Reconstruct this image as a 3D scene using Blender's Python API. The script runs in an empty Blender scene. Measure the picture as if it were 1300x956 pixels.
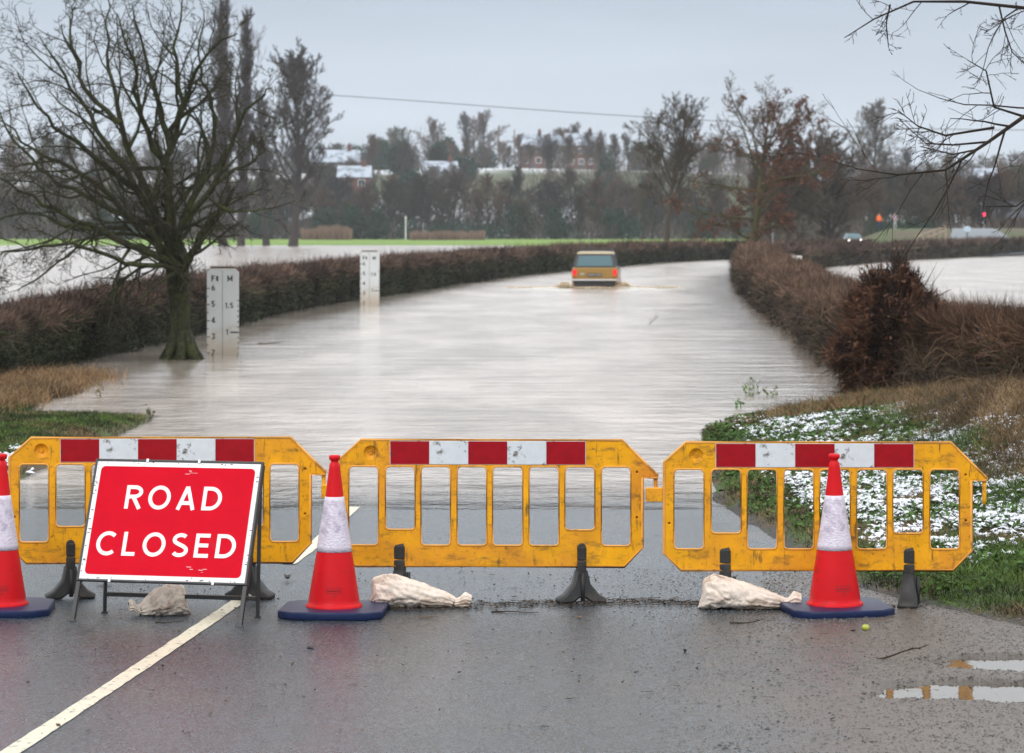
import bpy, bmesh, math, random
import numpy as np
from mathutils import Vector, Matrix, noise as mnoise
R = math.radians
sc = bpy.context.scene
COL = sc.collection
# ------------------------------------------------------------------ camera
CAMZ, F = 2.36, 3600.0
cd = bpy.data.cameras.new('camera'); cam = bpy.data.objects.new('camera', cd); COL.objects.link(cam)
cam.location = (0, 0, CAMZ); cam.rotation_euler = (R(90), 0, 0)
cd.sensor_width = 36; cd.lens = 36 * F / 1300; cd.shift_y = -(478 - 287) / 1300
cd.clip_start = 0.3; cd.clip_end = 6000
cd.dof.use_dof = True; cd.dof.focus_distance = 17.4; cd.dof.aperture_fstop = 6.0
sc.camera = cam
# ------------------------------------------------------------------ world and sun
SUN_EL, SUN_AZ = R(42), R(205)
w = bpy.data.worlds.new('World'); sc.world = w; w.use_nodes = True
nt = w.node_tree; nt.nodes.clear()
def wn(t, **k):
    n = nt.nodes.new(t)
    for a, b in k.items(): setattr(n, a, b)
    return n
sky = wn('ShaderNodeTexSky', sky_type='NISHITA', sun_disc=False, sun_elevation=SUN_EL, sun_rotation=SUN_AZ, dust_density=2.0)
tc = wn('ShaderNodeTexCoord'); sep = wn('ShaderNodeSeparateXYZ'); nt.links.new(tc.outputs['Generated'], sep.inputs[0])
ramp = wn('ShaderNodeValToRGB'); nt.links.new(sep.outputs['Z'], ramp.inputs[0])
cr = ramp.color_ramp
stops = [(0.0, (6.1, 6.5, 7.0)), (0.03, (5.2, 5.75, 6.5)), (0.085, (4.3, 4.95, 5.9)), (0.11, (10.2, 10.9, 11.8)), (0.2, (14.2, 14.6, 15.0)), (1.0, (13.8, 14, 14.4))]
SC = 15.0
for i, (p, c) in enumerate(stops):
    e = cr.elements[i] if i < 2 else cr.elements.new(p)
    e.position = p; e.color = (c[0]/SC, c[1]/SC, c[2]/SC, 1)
mp = wn('ShaderNodeMapping'); mp.inputs['Scale'].default_value = (2.2, 2.2, 14.0); nt.links.new(tc.outputs['Generated'], mp.inputs[0])
ns = wn('ShaderNodeTexNoise'); ns.inputs['Scale'].default_value = 1.6; ns.inputs['Detail'].default_value = 5; ns.inputs['Roughness'].default_value = .5
nt.links.new(mp.outputs[0], ns.inputs['Vector'])
mr = wn('ShaderNodeMapRange'); mr.inputs['From Min'].default_value = .3; mr.inputs['From Max'].default_value = .7
mr.inputs['To Min'].default_value = .86 * SC; mr.inputs['To Max'].default_value = 1.12 * SC
nt.links.new(ns.outputs[0], mr.inputs[0])
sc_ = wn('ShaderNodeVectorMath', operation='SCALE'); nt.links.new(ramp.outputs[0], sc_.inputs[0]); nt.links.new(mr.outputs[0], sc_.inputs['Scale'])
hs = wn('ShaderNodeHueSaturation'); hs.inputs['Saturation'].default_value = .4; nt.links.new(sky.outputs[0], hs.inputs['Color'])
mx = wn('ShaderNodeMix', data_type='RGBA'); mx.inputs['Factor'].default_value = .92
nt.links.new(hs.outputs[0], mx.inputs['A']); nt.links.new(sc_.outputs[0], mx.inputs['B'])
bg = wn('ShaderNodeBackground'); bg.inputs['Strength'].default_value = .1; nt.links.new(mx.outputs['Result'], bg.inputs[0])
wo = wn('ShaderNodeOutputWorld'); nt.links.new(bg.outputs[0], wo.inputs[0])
sl = bpy.data.lights.new('sun', 'SUN'); sl.energy = .9; sl.angle = R(18); sl.color = (1, .97, .92)
so = bpy.data.objects.new('sun', sl); COL.objects.link(so)
so.rotation_euler = (R(90) - SUN_EL, 0, R(-25))       # light from behind the camera and a little to its left
sc.view_settings.view_transform = 'Standard'; sc.view_settings.look = 'None'
sc.view_settings.exposure = 0.2; sc.view_settings.gamma = 1
sc.cycles.max_bounces = 7; sc.cycles.transparent_max_bounces = 12; sc.cycles.use_denoising = True
sc.cycles.volume_bounces = 1
sc.cycles.caustics_reflective = False; sc.cycles.caustics_refractive = False

# ------------------------------------------------------------------ helpers
WZ = -0.06                                             # flood level; the dry road is z = 0
def PX(px, py, Y): return np.array(((px - 650) * Y / F, Y, CAMZ - (py - 287) * Y / F))
rng = np.random.default_rng(7); random.seed(7)
def sstep(a, b, x):
    t = np.clip((np.asarray(x, float) - a) / (b - a), 0, 1); return t * t * (3 - 2 * t)
_tab = np.random.default_rng(3).random(65536)
def vn(x, y, s=0):
    x = np.asarray(x, float); y = np.asarray(y, float)
    xi = np.floor(x).astype(np.int64); yi = np.floor(y).astype(np.int64); fx = x - xi; fy = y - yi
    fx = fx * fx * (3 - 2 * fx); fy = fy * fy * (3 - 2 * fy)
    h = lambda a, b: _tab[(a * 73856093 ^ b * 19349663 ^ s * 83492791) & 65535]
    return (h(xi, yi) * (1 - fx) + h(xi + 1, yi) * fx) * (1 - fy) + (h(xi, yi + 1) * (1 - fx) + h(xi + 1, yi + 1) * fx) * fy
def fbm(x, y, s=0, o=4):
    v = 0; a = .5; t = 0
    for k in range(o): v = v + a * vn(x * 2**k, y * 2**k, s + k * 17); t += a; a *= .5
    return v / t

class MB:
    def __init__(s): s.v = []; s.f = []; s.c = []; s.n = 0
    def add(s, v, f, c=None):
        v = np.asarray(v, float).reshape(-1, 3)
        f = np.asarray(f, int)
        s.v.append(v); s.f.append(f + s.n)
        if c is None: c = (1, 1, 1)
        c = np.asarray(c, float)
        s.c.append(np.broadcast_to(c, (len(v), 3)) if c.ndim == 1 else c)
        s.n += len(v)
    def tube(s, P, Rr, k=6, c=None, cap=True):
        P = np.asarray(P, float); n = len(P); Rr = np.broadcast_to(np.asarray(Rr, float), (n,))
        T = np.gradient(P, axis=0); T /= np.linalg.norm(T, axis=1)[:, None] + 1e-9
        a = np.array((0, 0, 1.)) if abs(T[0, 2]) < .9 else np.array((1., 0, 0))
        U = np.cross(T, a); U /= np.linalg.norm(U, axis=1)[:, None] + 1e-9; V = np.cross(T, U)
        an = np.arange(k) * 2 * math.pi / k
        ring = P[:, None] + Rr[:, None, None] * (np.cos(an)[None, :, None] * U[:, None] + np.sin(an)[None, :, None] * V[:, None])
        i = np.arange(n - 1)[:, None] * k; j = np.arange(k)[None]; j2 = (j + 1) % k
        q = np.stack([i + j, i + j2, i + k + j2, i + k + j], -1).reshape(-1, 4)
        s.add(ring.reshape(-1, 3), q, c)
        if cap and k > 3:
            m = s.n - n * k
            s.f.append(np.array([[m + x for x in range(k)][::-1]])); s.f.append(np.array([[m + (n - 1) * k + x for x in range(k)]]))
    def box(s, lo, hi, c=None, M=None):
        x0, y0, z0 = lo; x1, y1, z1 = hi
        v = np.array([(x0,y0,z0),(x1,y0,z0),(x1,y1,z0),(x0,y1,z0),(x0,y0,z1),(x1,y0,z1),(x1,y1,z1),(x0,y1,z1)], float)
        if M is not None: v = v @ np.array(M)[:3, :3].T + np.array(M)[:3, 3]
        s.add(v, [(0,3,2,1),(4,5,6,7),(0,1,5,4),(1,2,6,5),(2,3,7,6),(3,0,4,7)], c)
    def blades(s, P, D, L, W, C, bend=None):
        # thin tapered blades: base P, direction D (unit), length L, width W
        P = np.asarray(P, float); n = len(P); D = D / (np.linalg.norm(D, axis=1)[:, None] + 1e-9)
        rnd = rng.normal(size=(n, 3)); S = np.cross(D, rnd); S /= np.linalg.norm(S, axis=1)[:, None] + 1e-9
        L = np.broadcast_to(L, (n,))[:, None]; W = np.broadcast_to(W, (n,))[:, None]
        if bend is None:
            v = np.stack([P - S * W / 2, P + S * W / 2, P + D * L], 1).reshape(-1, 3)
            f = np.arange(n * 3).reshape(-1, 3); k = 3
        else:
            mid = P + D * L * .55; tip = P + D * L + bend * L
            v = np.stack([P - S * W / 2, P + S * W / 2, mid + S * W * .38, mid - S * W * .38, tip], 1).reshape(-1, 3)
            b = np.arange(n)[:, None] * 5
            q = b + np.array([0, 1, 2, 3]); t = b + np.array([3, 2, 4]); k = 5
            s.add(v, q, np.repeat(C, k, 0) if np.ndim(C) == 2 else C); s.f.append(t + (s.n - n * 5)); return
        s.add(v, f, np.repeat(C, k, 0) if np.ndim(C) == 2 else C)
    def cards(s, P, size, C, N=None, asp=.6):
        n = len(P); N = rng.normal(size=(n, 3)) if N is None else N
        N = N / (np.linalg.norm(N, axis=1)[:, None] + 1e-9)
        U = np.cross(N, rng.normal(size=(n, 3))); U /= np.linalg.norm(U, axis=1)[:, None] + 1e-9; V = np.cross(N, U)
        z = np.broadcast_to(size, (n,))[:, None]
        v = np.stack([P - U * z, P - V * z * asp + N * z * .2, P + U * z, P + V * z * asp + N * z * .2], 1).reshape(-1, 3)
        s.add(v, np.arange(n * 4).reshape(-1, 4), np.repeat(C, 4, 0) if np.ndim(C) == 2 else C)
    def mesh(s, name, mat=None, smooth=False):
        me = bpy.data.meshes.new(name)
        V = np.concatenate(s.v) if s.v else np.zeros((0, 3))
        me.vertices.add(len(V)); me.vertices.foreach_set('co', V.ravel())
        tot = sum(len(f) * f.shape[1] for f in s.f); me.loops.add(tot)
        li = np.concatenate([f.ravel() for f in s.f]); me.loops.foreach_set('vertex_index', li)
        cnt = np.concatenate([np.full(len(f), f.shape[1]) for f in s.f]); me.polygons.add(len(cnt))
        me.polygons.foreach_set('loop_start', np.concatenate([[0], np.cumsum(cnt)[:-1]]))
        me.polygons.foreach_set('loop_total', cnt)
        me.polygons.foreach_set('use_smooth', np.full(len(cnt), smooth))
        me.update(calc_edges=True)
        C = np.concatenate(s.c); at = me.color_attributes.new('tint', 'FLOAT_COLOR', 'POINT')
        at.data.foreach_set('color', np.concatenate([C, np.ones((len(C), 1))], 1).ravel())
        if mat: me.materials.append(mat)
        me.validate()
        return me
    def obj(s, name, mat, parent=None, smooth=False, bevel=0, seg=2, sub=0):
        return link(name, s.mesh(name, mat, smooth), parent, bevel, seg, sub)
def link(name, me, parent=None, bevel=0, seg=2, sub=0):
    o = bpy.data.objects.new(name, me); COL.objects.link(o)
    if parent: o.parent = parent
    if bevel:
        m = o.modifiers.new('bevel', 'BEVEL'); m.width = bevel; m.segments = seg; m.limit_method = 'ANGLE'; m.angle_limit = R(35)
    if sub: m = o.modifiers.new('sub', 'SUBSURF'); m.levels = sub; m.render_levels = sub
    return o
def tag(o, label=None, cat=None, group=None, kind=None):
    if label: o['label'] = label
    if cat: o['category'] = cat
    if group: o['group'] = group
    if kind: o['kind'] = kind
    return o
def empty(name, loc=(0, 0, 0), rz=0, label=None, cat=None, group=None):
    o = bpy.data.objects.new(name, None); COL.objects.link(o); o.location = loc; o.rotation_euler = (0, 0, rz)
    o.empty_display_size = .1
    return tag(o, label, cat, group)
def copy_tree(o, parent=None):
    c = o.copy(); COL.objects.link(c); c.parent = parent
    for ch in list(o.children): copy_tree(ch, c)
    return c

def mat(name, col=None, rough=.7, metal=0, attr=False, nscale=0, namt=.25, ndetail=5, bump=0, bscale=20, spec=.5,
        dirt=None, dscale=6, dlo=.55, dhi=.75, coat=0, emis=None, estr=0, rvar=0, trans=0, stretch=None):
    m = bpy.data.materials.new(name); m.use_nodes = True; t = m.node_tree; N = t.nodes; Lk = t.links
    b = N['Principled BSDF']; b.inputs['Roughness'].default_value = rough; b.inputs['Metallic'].default_value = metal
    b.inputs['Specular IOR Level'].default_value = spec; b.inputs['Coat Weight'].default_value = coat
    co = N.new('ShaderNodeTexCoord').outputs['Object']
    if stretch:
        mpn = N.new('ShaderNodeMapping'); mpn.inputs['Scale'].default_value = stretch; Lk.new(co, mpn.inputs[0]); co = mpn.outputs[0]
    if attr:
        a = N.new('ShaderNodeAttribute'); a.attribute_name = 'tint'; cur = a.outputs['Color']
    else:
        c = N.new('ShaderNodeRGB'); c.outputs[0].default_value = (*col, 1); cur = c.outputs[0]
    def noise(scale, det=5, ro=.55):
        n = N.new('ShaderNodeTexNoise'); n.inputs['Scale'].default_value = scale; n.inputs['Detail'].default_value = det
        n.inputs['Roughness'].default_value = ro; Lk.new(co, n.inputs['Vector']); return n.outputs[0]
    if nscale:
        mr = N.new('ShaderNodeMapRange'); Lk.new(noise(nscale, ndetail), mr.inputs[0])
        mr.inputs['From Min'].default_value = .3; mr.inputs['From Max'].default_value = .7
        mr.inputs['To Min'].default_value = 1 - namt; mr.inputs['To Max'].default_value = 1 + namt
        s = N.new('ShaderNodeVectorMath'); s.operation = 'SCALE'; Lk.new(cur, s.inputs[0]); Lk.new(mr.outputs[0], s.inputs['Scale']); cur = s.outputs[0]
    if dirt:
        mr = N.new('ShaderNodeMapRange'); Lk.new(noise(dscale, 8, .65), mr.inputs[0])
        mr.inputs['From Min'].default_value = dlo; mr.inputs['From Max'].default_value = dhi
        mxn = N.new('ShaderNodeMix'); mxn.data_type = 'RGBA'; Lk.new(mr.outputs[0], mxn.inputs['Factor'])
        Lk.new(cur, mxn.inputs['A']); mxn.inputs['B'].default_value = (*dirt, 1); cur = mxn.outputs['Result']
    Lk.new(cur, b.inputs['Base Color'])
    if rvar:
        mr = N.new('ShaderNodeMapRange'); Lk.new(noise(dscale * .7 + 1), mr.inputs[0])
        mr.inputs['From Min'].default_value = .35; mr.inputs['From Max'].default_value = .65
        mr.inputs['To Min'].default_value = rough - rvar; mr.inputs['To Max'].default_value = rough + rvar; Lk.new(mr.outputs[0], b.inputs['Roughness'])
    if bump:
        bn = N.new('ShaderNodeBump'); bn.inputs['Strength'].default_value = 1; bn.inputs['Distance'].default_value = bump
        Lk.new(noise(bscale, 6), bn.inputs['Height']); Lk.new(bn.outputs[0], b.inputs['Normal'])
    if emis: b.inputs['Emission Color'].default_value = (*emis, 1); b.inputs['Emission Strength'].default_value = estr
    if trans: b.inputs['Transmission Weight'].default_value = trans
    return m

M = {}
M['twig'] = mat('twig_growth', attr=True, rough=.85, spec=.2)
def wood_mat(name):
    m = mat(name, attr=True, rough=.9, spec=.1); t = m.node_tree; N = t.nodes; L = t.links; b = N['Principled BSDF']; src = b.inputs['Base Color'].links[0].from_socket
    oi = N.new('ShaderNodeObjectInfo'); cr = N.new('ShaderNodeValToRGB'); L.new(oi.outputs['Random'], cr.inputs[0]); e = cr.color_ramp; e.interpolation = 'CONSTANT'
    for i, (p, c) in enumerate(((0, (1.0, .95, .95)), (.16, (1.5, 1.2, 1.0)), (.32, (.7, .72, .78)), (.48, (1.25, 1.25, .95)), (.62, (1.6, 1.4, 1.35)), (.76, (.85, .75, .7)), (.88, (1.9, 1.7, 1.5)))):
        q = e.elements[i] if i < 2 else e.elements.new(p); q.position = p; q.color = (c[0] / 2, c[1] / 2, c[2] / 2, 1)
    v = N.new('ShaderNodeVectorMath'); v.operation = 'MULTIPLY'; L.new(src, v.inputs[0]); L.new(cr.outputs[0], v.inputs[1]); v2 = N.new('ShaderNodeVectorMath'); v2.operation = 'SCALE'; v2.inputs['Scale'].default_value = 2; L.new(v.outputs[0], v2.inputs[0]); L.new(v2.outputs[0], b.inputs['Base Color']); return m
M['wood_twig'] = wood_mat('winter_tree_twigs')
M['leaf'] = mat('leafage', attr=True, rough=.7, spec=.25)
M['bark'] = mat('mossy_bark', attr=True, rough=.9, spec=.2, nscale=14, namt=.6, dirt=(.05, .062, .018), dscale=3.2, dlo=.5, dhi=.64, bump=.03, bscale=26)
M['barkp'] = mat('plain_bark', attr=True, rough=.9, spec=.2)
M['black'] = mat('black_rubber', (.018, .018, .018), .55, nscale=8, dirt=(.09, .075, .06), dscale=9, dlo=.5, dhi=.8, bump=.002, bscale=60)
M['blackm'] = mat('black_painted_steel', (.02, .02, .022), .45, dirt=(.1, .09, .08), dscale=14, dlo=.58, dhi=.8)

# ------------------------------------------------------------------ the lie of the land
_cy = np.array([-60, 10, 14.67, 17.66, 21.1, 25.2, 36, 50, 70, 105, 135, 160, 185, 200, 215, 230, 250, 300, 400.])
_cx = np.array([-8, -2.5, -2.02, -1.73, -1.48, -1.33, -.9, -.3, .6, 2.4, 5.4, 9.5, 15, 20, 27, 36, 50, 62, 40.])
def cx(y): return np.interp(y, _cy, _cx)
_ry = [-60, 0, 15.2, 16.7, 17.6, 18.5, 20, 25, 30, 33, 40, 300]; _rx = [3.6, 3.6, 3.45, 3.0, 2.6, 2.28, 2.15, 1.82, 1.95, 2.1, 2.6, 4]
def vx(y): return np.interp(y, _ry, _rx)               # where the grass of the verge starts
def road_z(y): return np.interp(y, [-60, 17.7, 20.5, 24.0, 36, 60, 90, 200, 235, 260], [0.2, 0, -.022, -.06, -.24, -.52, -.6, -.55, .1, .3])
_sx = [-2000, 0, 5, 10, 16, 18.5, 45, 100, 400]; _sy = [352, 352, 250, 212, 207, 172, 252, 330, 345]
PUD = ((2.86, 15.32, .60, .27), (2.5, 14.45, .8, .33))
def shoulder_z(x, y):
    n2 = fbm(x * 4, y * 4, 9) - .5; n = fbm(x * .9, y * .9, 5) - .5; d = x - vx(y); z = road_z(y) + .016 * n2 + .008 * sstep(-1.0, -.1, d)
    for (ax, ay, rx_, ry_) in PUD:
        q = ((x - ax) / rx_)**2 + ((y - ay) / ry_)**2 + 2.4 * n2 + .9 * n; z = z - .035 * (1 - sstep(.7, 1.5, q))
    return z
def height(x, y):
    x = np.asarray(x, float); y = np.asarray(y, float)
    zr = road_z(y); d = x - vx(y)
    n = fbm(x * .9, y * .9, 5) - .5; n2 = fbm(x * 4, y * 4, 9) - .5
    # right of the road: mud shoulder, snowy verge, bank under the hedge
    near = 1 - sstep(30, 38, y + (x - 2) * -1.0)
    verge = (.02 + .085 * np.clip(d, 0, 2.2) + .26 * sstep(2.0, 3.6, d) * (1 - sstep(27, 35, y)) + .22 * np.exp(-((x - 5.3) / .9)**2 - ((y - 29.5) / 3)**2) + .10 * n * sstep(0, .6, d) + .03 * n2 + (.22 * n + .10 * n2) * sstep(2.0, 3.2, d))
    verge = verge * near + (-.075 - .06 * sstep(36, 44, y) + .06 * n + .05 * n2 - .10 * (1 - sstep(.1, 1.4, d))) * (1 - near)
    verge = verge - .5 * sstep(42, 60, y)
    m = sstep(-.12, .25, d)
    shoulder = shoulder_z(x, y) - .022 * (1 - sstep(-.25, -.08, d))
    h = shoulder * (1 - m) + verge * m
    # left of the road: low grass spit that runs under water
    dl = (cx(y) - 3.25) - x
    spit = -.06 + .11 * sstep(25, 28.5, y) * (1 - sstep(33, 38, y - .25 * (dl))) + .12 * n + .03 * n2
    spit = spit + .07 * sstep(1.7, 3.2, dl) * (1 - sstep(40, 47, y)) - .03 - .07 * sstep(35.5, 38, y) * (1 - sstep(1.9, 2.6, dl)) + .03 * (1 - sstep(33, 35, y))
    spit = np.where(y < 28, spit * sstep(12, 27, y) + .04 * (1 - sstep(12, 27, y)), spit) - .5 * sstep(40, 52, y)
    h = np.where(dl > 0, np.minimum(zr, 1) * (1 - sstep(0, .5, dl)) + spit * sstep(0, .5, dl), h)
    # wide fields under the flood
    ro = np.abs(x - cx(y)); ff = sstep(6.5, 10, ro) * sstep(34, 50, y)
    h = h * (1 - ff) + (-.75) * ff
    # dry land beyond the shore
    s = np.interp(x, _sx, _sy); land = sstep(-3, 4, y - s)
    hl = .12 + .25 * (fbm(x * .05, y * .05, 21) - .5)
    az = x / np.maximum(y, 1)
    ridge = 1 - .38 * sstep(.07, .16, az) - .1 * sstep(-.02, -.12, az)
    hl = hl + (14.5 * sstep(486, 700, y) * (.8 + .4 * fbm(x * .006, y * .006, 31)) + 3 * sstep(700, 1100, y)) * ridge
    # approach bank of the railway bridge on the right
    em = np.exp(-((y - 308) / 14)**2) * sstep(36.5, 40.5, x) * (1 - .3 * sstep(95, 130, x))
    hl = hl + 2.0 * em
    h = np.where(y > s - 3, h * (1 - land) + hl * land, h)
    h = np.where((ro < 3.45) & (d < -.05), np.minimum(h, zr - .03 * (1 - sstep(3.1, 3.45, ro))), h)
    return h
def graded(lo, a, b, hi, st, g=1.09):
    xs = list(np.arange(a, b, st)); p = b; s_ = st
    while p < hi: xs.append(p); s_ *= g; p += s_
    xs.append(hi); p = a; s_ = st; L = []
    while p > lo: s_ *= g; p -= s_; L.append(p)
    return np.array(L[::-1] + xs)
gxs = graded(-1800, -9, 9, 1800, .13, 1.07); gys = graded(-120, 12, 48, 2600, .13, 1.035)
X, Y = np.meshgrid(gxs, gys); Z = height(X, Y)
def grid_faces(ny, nx):
    i = np.arange(ny - 1)[:, None] * nx; j = np.arange(nx - 1)[None]
    return np.stack([i + j, i + j + 1, i + nx + j + 1, i + nx + j], -1).reshape(-1, 4)
GR = np.array((.055, .085, .018)); BR = np.array((.085, .06, .032)); MUD = np.array((.062, .058, .054))
def lerp(a, b, t): return a * (1 - t[..., None]) + b * t[..., None]
n1 = fbm(X * 1.3, Y * 1.3, 41); n3 = fbm(X * .02, Y * .03, 44, 5)
C = np.broadcast_to(BR, X.shape + (3,)).copy()
C = lerp(C, GR, sstep(.4, .6, n1))
sh = (X < vx(Y) + .05) & (Y < 34) & (X > cx(Y) - 1)
C = np.where(sh[..., None], lerp(np.broadcast_to(MUD, C.shape), MUD * .62, n1), C)
C = np.where((((Y > 335) & (Y < 480) & (X < 60)))[..., None], np.array((.15, .25, .03)) * (.85 + .3 * n1[..., None]), C)
snow = sstep(.43, .53, n3) * sstep(490, 540, Y)
C = np.where((Y > 480)[..., None], lerp(np.broadcast_to(np.array((.07, .085, .04)), C.shape), np.array((.78, .82, .86)), snow), C)
g = MB(); g.add(np.stack([X, Y, Z], -1), grid_faces(len(gys), len(gxs)), C.reshape(-1, 3))
M['ground'] = mat('soil_and_turf', attr=True, rough=.8, nscale=7, namt=.3, bump=.012, bscale=24, spec=.3)
tag(g.obj('ground', M['ground'], smooth=True), kind='structure')

# road sheet
def ribbon(name, ys, fl, fr, fz, m, nx=9, cf=None, kind='structure'):
    t = np.linspace(0, 1, nx)
    xl = np.array([fl(y) for y in ys]); xr = np.array([fr(y) for y in ys])
    XX = xl[:, None] * (1 - t) + xr[:, None] * t; YY = np.repeat(np.array(ys)[:, None], nx, 1); ZZ = fz(XX, YY)
    b = MB(); b.add(np.stack([XX, YY, ZZ], -1), grid_faces(len(ys), nx)); o = b.obj(name, m, smooth=True)
    return tag(o, kind=kind) if kind else o
def asphalt():
    m = bpy.data.materials.new('wet_asphalt'); m.use_nodes = True; t = m.node_tree; N = t.nodes; L = t.links; b = N['Principled BSDF']
    co = N.new('ShaderNodeTexCoord').outputs['Object']
    def nz(s, d=4, r=.6, st=None):
        c = co
        if st: q = N.new('ShaderNodeMapping'); q.inputs['Scale'].default_value = st; L.new(co, q.inputs[0]); c = q.outputs[0]
        n = N.new('ShaderNodeTexNoise'); n.inputs['Scale'].default_value = s; n.inputs['Detail'].default_value = d; n.inputs['Roughness'].default_value = r
        L.new(c, n.inputs['Vector']); return n.outputs[0]
    def mr(i, a, bb, c, d):
        n = N.new('ShaderNodeMapRange'); L.new(i, n.inputs[0])
        for k, v in zip(('From Min', 'From Max', 'To Min', 'To Max'), (a, bb, c, d)): n.inputs[k].default_value = v
        return n.outputs[0]
    v = N.new('ShaderNodeTexVoronoi'); v.inputs['Scale'].default_value = 70; L.new(co, v.inputs['Vector'])
    wet = nz(.7, 4, .55, (1, .35, 1)); fine = nz(160, 3, .7); silt = nz(1.6, 7, .65, (1, .5, 1))
    ml = N.new('ShaderNodeMath'); ml.operation = 'MULTIPLY'; L.new(mr(v.outputs['Color'], .2, 1, .45, 2.6), ml.inputs[0]); L.new(mr(fine, .3, .7, .4, 1.7), ml.inputs[1])
    base = N.new('ShaderNodeMix'); base.data_type = 'RGBA'; base.inputs['A'].default_value = (.030, .041, .051, 1); base.inputs['B'].default_value = (.056, .054, .05, 1)
    L.new(mr(silt, .52, .72, 0, .7), base.inputs['Factor'])
    s = N.new('ShaderNodeVectorMath'); s.operation = 'SCALE'; L.new(base.outputs['Result'], s.inputs[0]); L.new(ml.outputs[0], s.inputs['Scale'])
    at = N.new('ShaderNodeAttribute'); at.attribute_name = 'tint'
    mudn = N.new('ShaderNodeMix'); mudn.data_type = 'RGBA'; mudn.inputs['A'].default_value = (.055, .045, .037, 1); mudn.inputs['B'].default_value = (.11, .092, .076, 1); L.new(mr(nz(34, 5, .75), .35, .65, 0, 1), mudn.inputs['Factor'])
    mm_ = N.new('ShaderNodeMix'); mm_.data_type = 'RGBA'; L.new(at.outputs['Fac'], mm_.inputs['Factor']); L.new(s.outputs[0], mm_.inputs['A']); L.new(mudn.outputs['Result'], mm_.inputs['B'])
    L.new(mm_.outputs['Result'], b.inputs['Base Color'])
    ra = N.new('ShaderNodeMath'); ra.operation = 'ADD'; L.new(mr(wet, .35, .65, .25, .11), ra.inputs[0]); L.new(mr(nz(70, 2, .6), .35, .65, -.09, .12), ra.inputs[1]); rb = N.new('ShaderNodeMath'); rb.operation = 'MULTIPLY_ADD'; L.new(at.outputs['Fac'], rb.inputs[0]); rb.inputs[1].default_value = .22; L.new(ra.outputs[0], rb.inputs[2]); L.new(rb.outputs[0], b.inputs['Roughness'])
    bp = N.new('ShaderNodeBump'); bp.inputs['Distance'].default_value = .006; L.new(mr(wet, .35, .65, 1.0, .7), bp.inputs['Strength'])
    L.new(nz(60, 4, .8), bp.inputs['Height'])
    bp2 = N.new('ShaderNodeBump'); bp2.inputs['Distance'].default_value = .006; bp2.inputs['Strength'].default_value = .5
    L.new(v.outputs['Distance'], bp2.inputs['Height']); L.new(bp2.outputs[0], bp.inputs['Normal'])
    L.new(bp.outputs[0], b.inputs['Normal']); b.inputs['Specular IOR Level'].default_value = .42
    return m
M['asphalt'] = asphalt()
rys = np.concatenate([np.arange(-8, 12, 1.), np.arange(12, 40, .06), np.arange(40, 250, 3.)])
ts = np.concatenate([np.linspace(0, .55, 12), np.linspace(.57, 1, 46)])
xl = cx(rys) - 3.3; xr = np.where(rys < 34, np.minimum(vx(rys) - .03, cx(rys) + 6.2), cx(rys) + 3.3)
XX = xl[:, None] * (1 - ts) + xr[:, None] * ts; YY = np.repeat(rys[:, None], len(ts), 1); lt = sstep(2.9, 3.6, XX - cx(YY)) * (YY < 34)
ZZ = road_z(YY) * (1 - lt) + shoulder_z(XX, YY) * lt + .003
md = sstep(2.9, 4.0, XX - cx(YY) + 1.1 * (fbm(XX * 2.2, YY * 1.6, 14) - .5) + .5 * (fbm(XX * 9, YY * 9, 15) - .5)) * (YY < 34)
b = MB(); b.add(np.stack([XX, YY, ZZ], -1), grid_faces(len(rys), len(ts)), np.stack([md, md, md], -1).reshape(-1, 3)); tag(b.obj('road', M['asphalt'], smooth=True), kind='structure')
M['paint'] = mat('worn_white_road_paint', (.62, .58, .44), .4, nscale=30, namt=.12, dirt=(.10, .10, .095), dscale=26, dlo=.56, dhi=.66, spec=.5)
for (y0, y1) in ((11.6, 18.02), (19.9, 24.6)):
    ys = np.arange(y0, y1, .08)
    o = ribbon('road_marking', ys, lambda y: float(cx(y)) - .052 + .008 * float(vn(y * 8, 2)), lambda y: float(cx(y)) + .052 - .008 * float(vn(y * 9, 6)), lambda x, y: road_z(y) + .007, M['paint'], 3)

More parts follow.
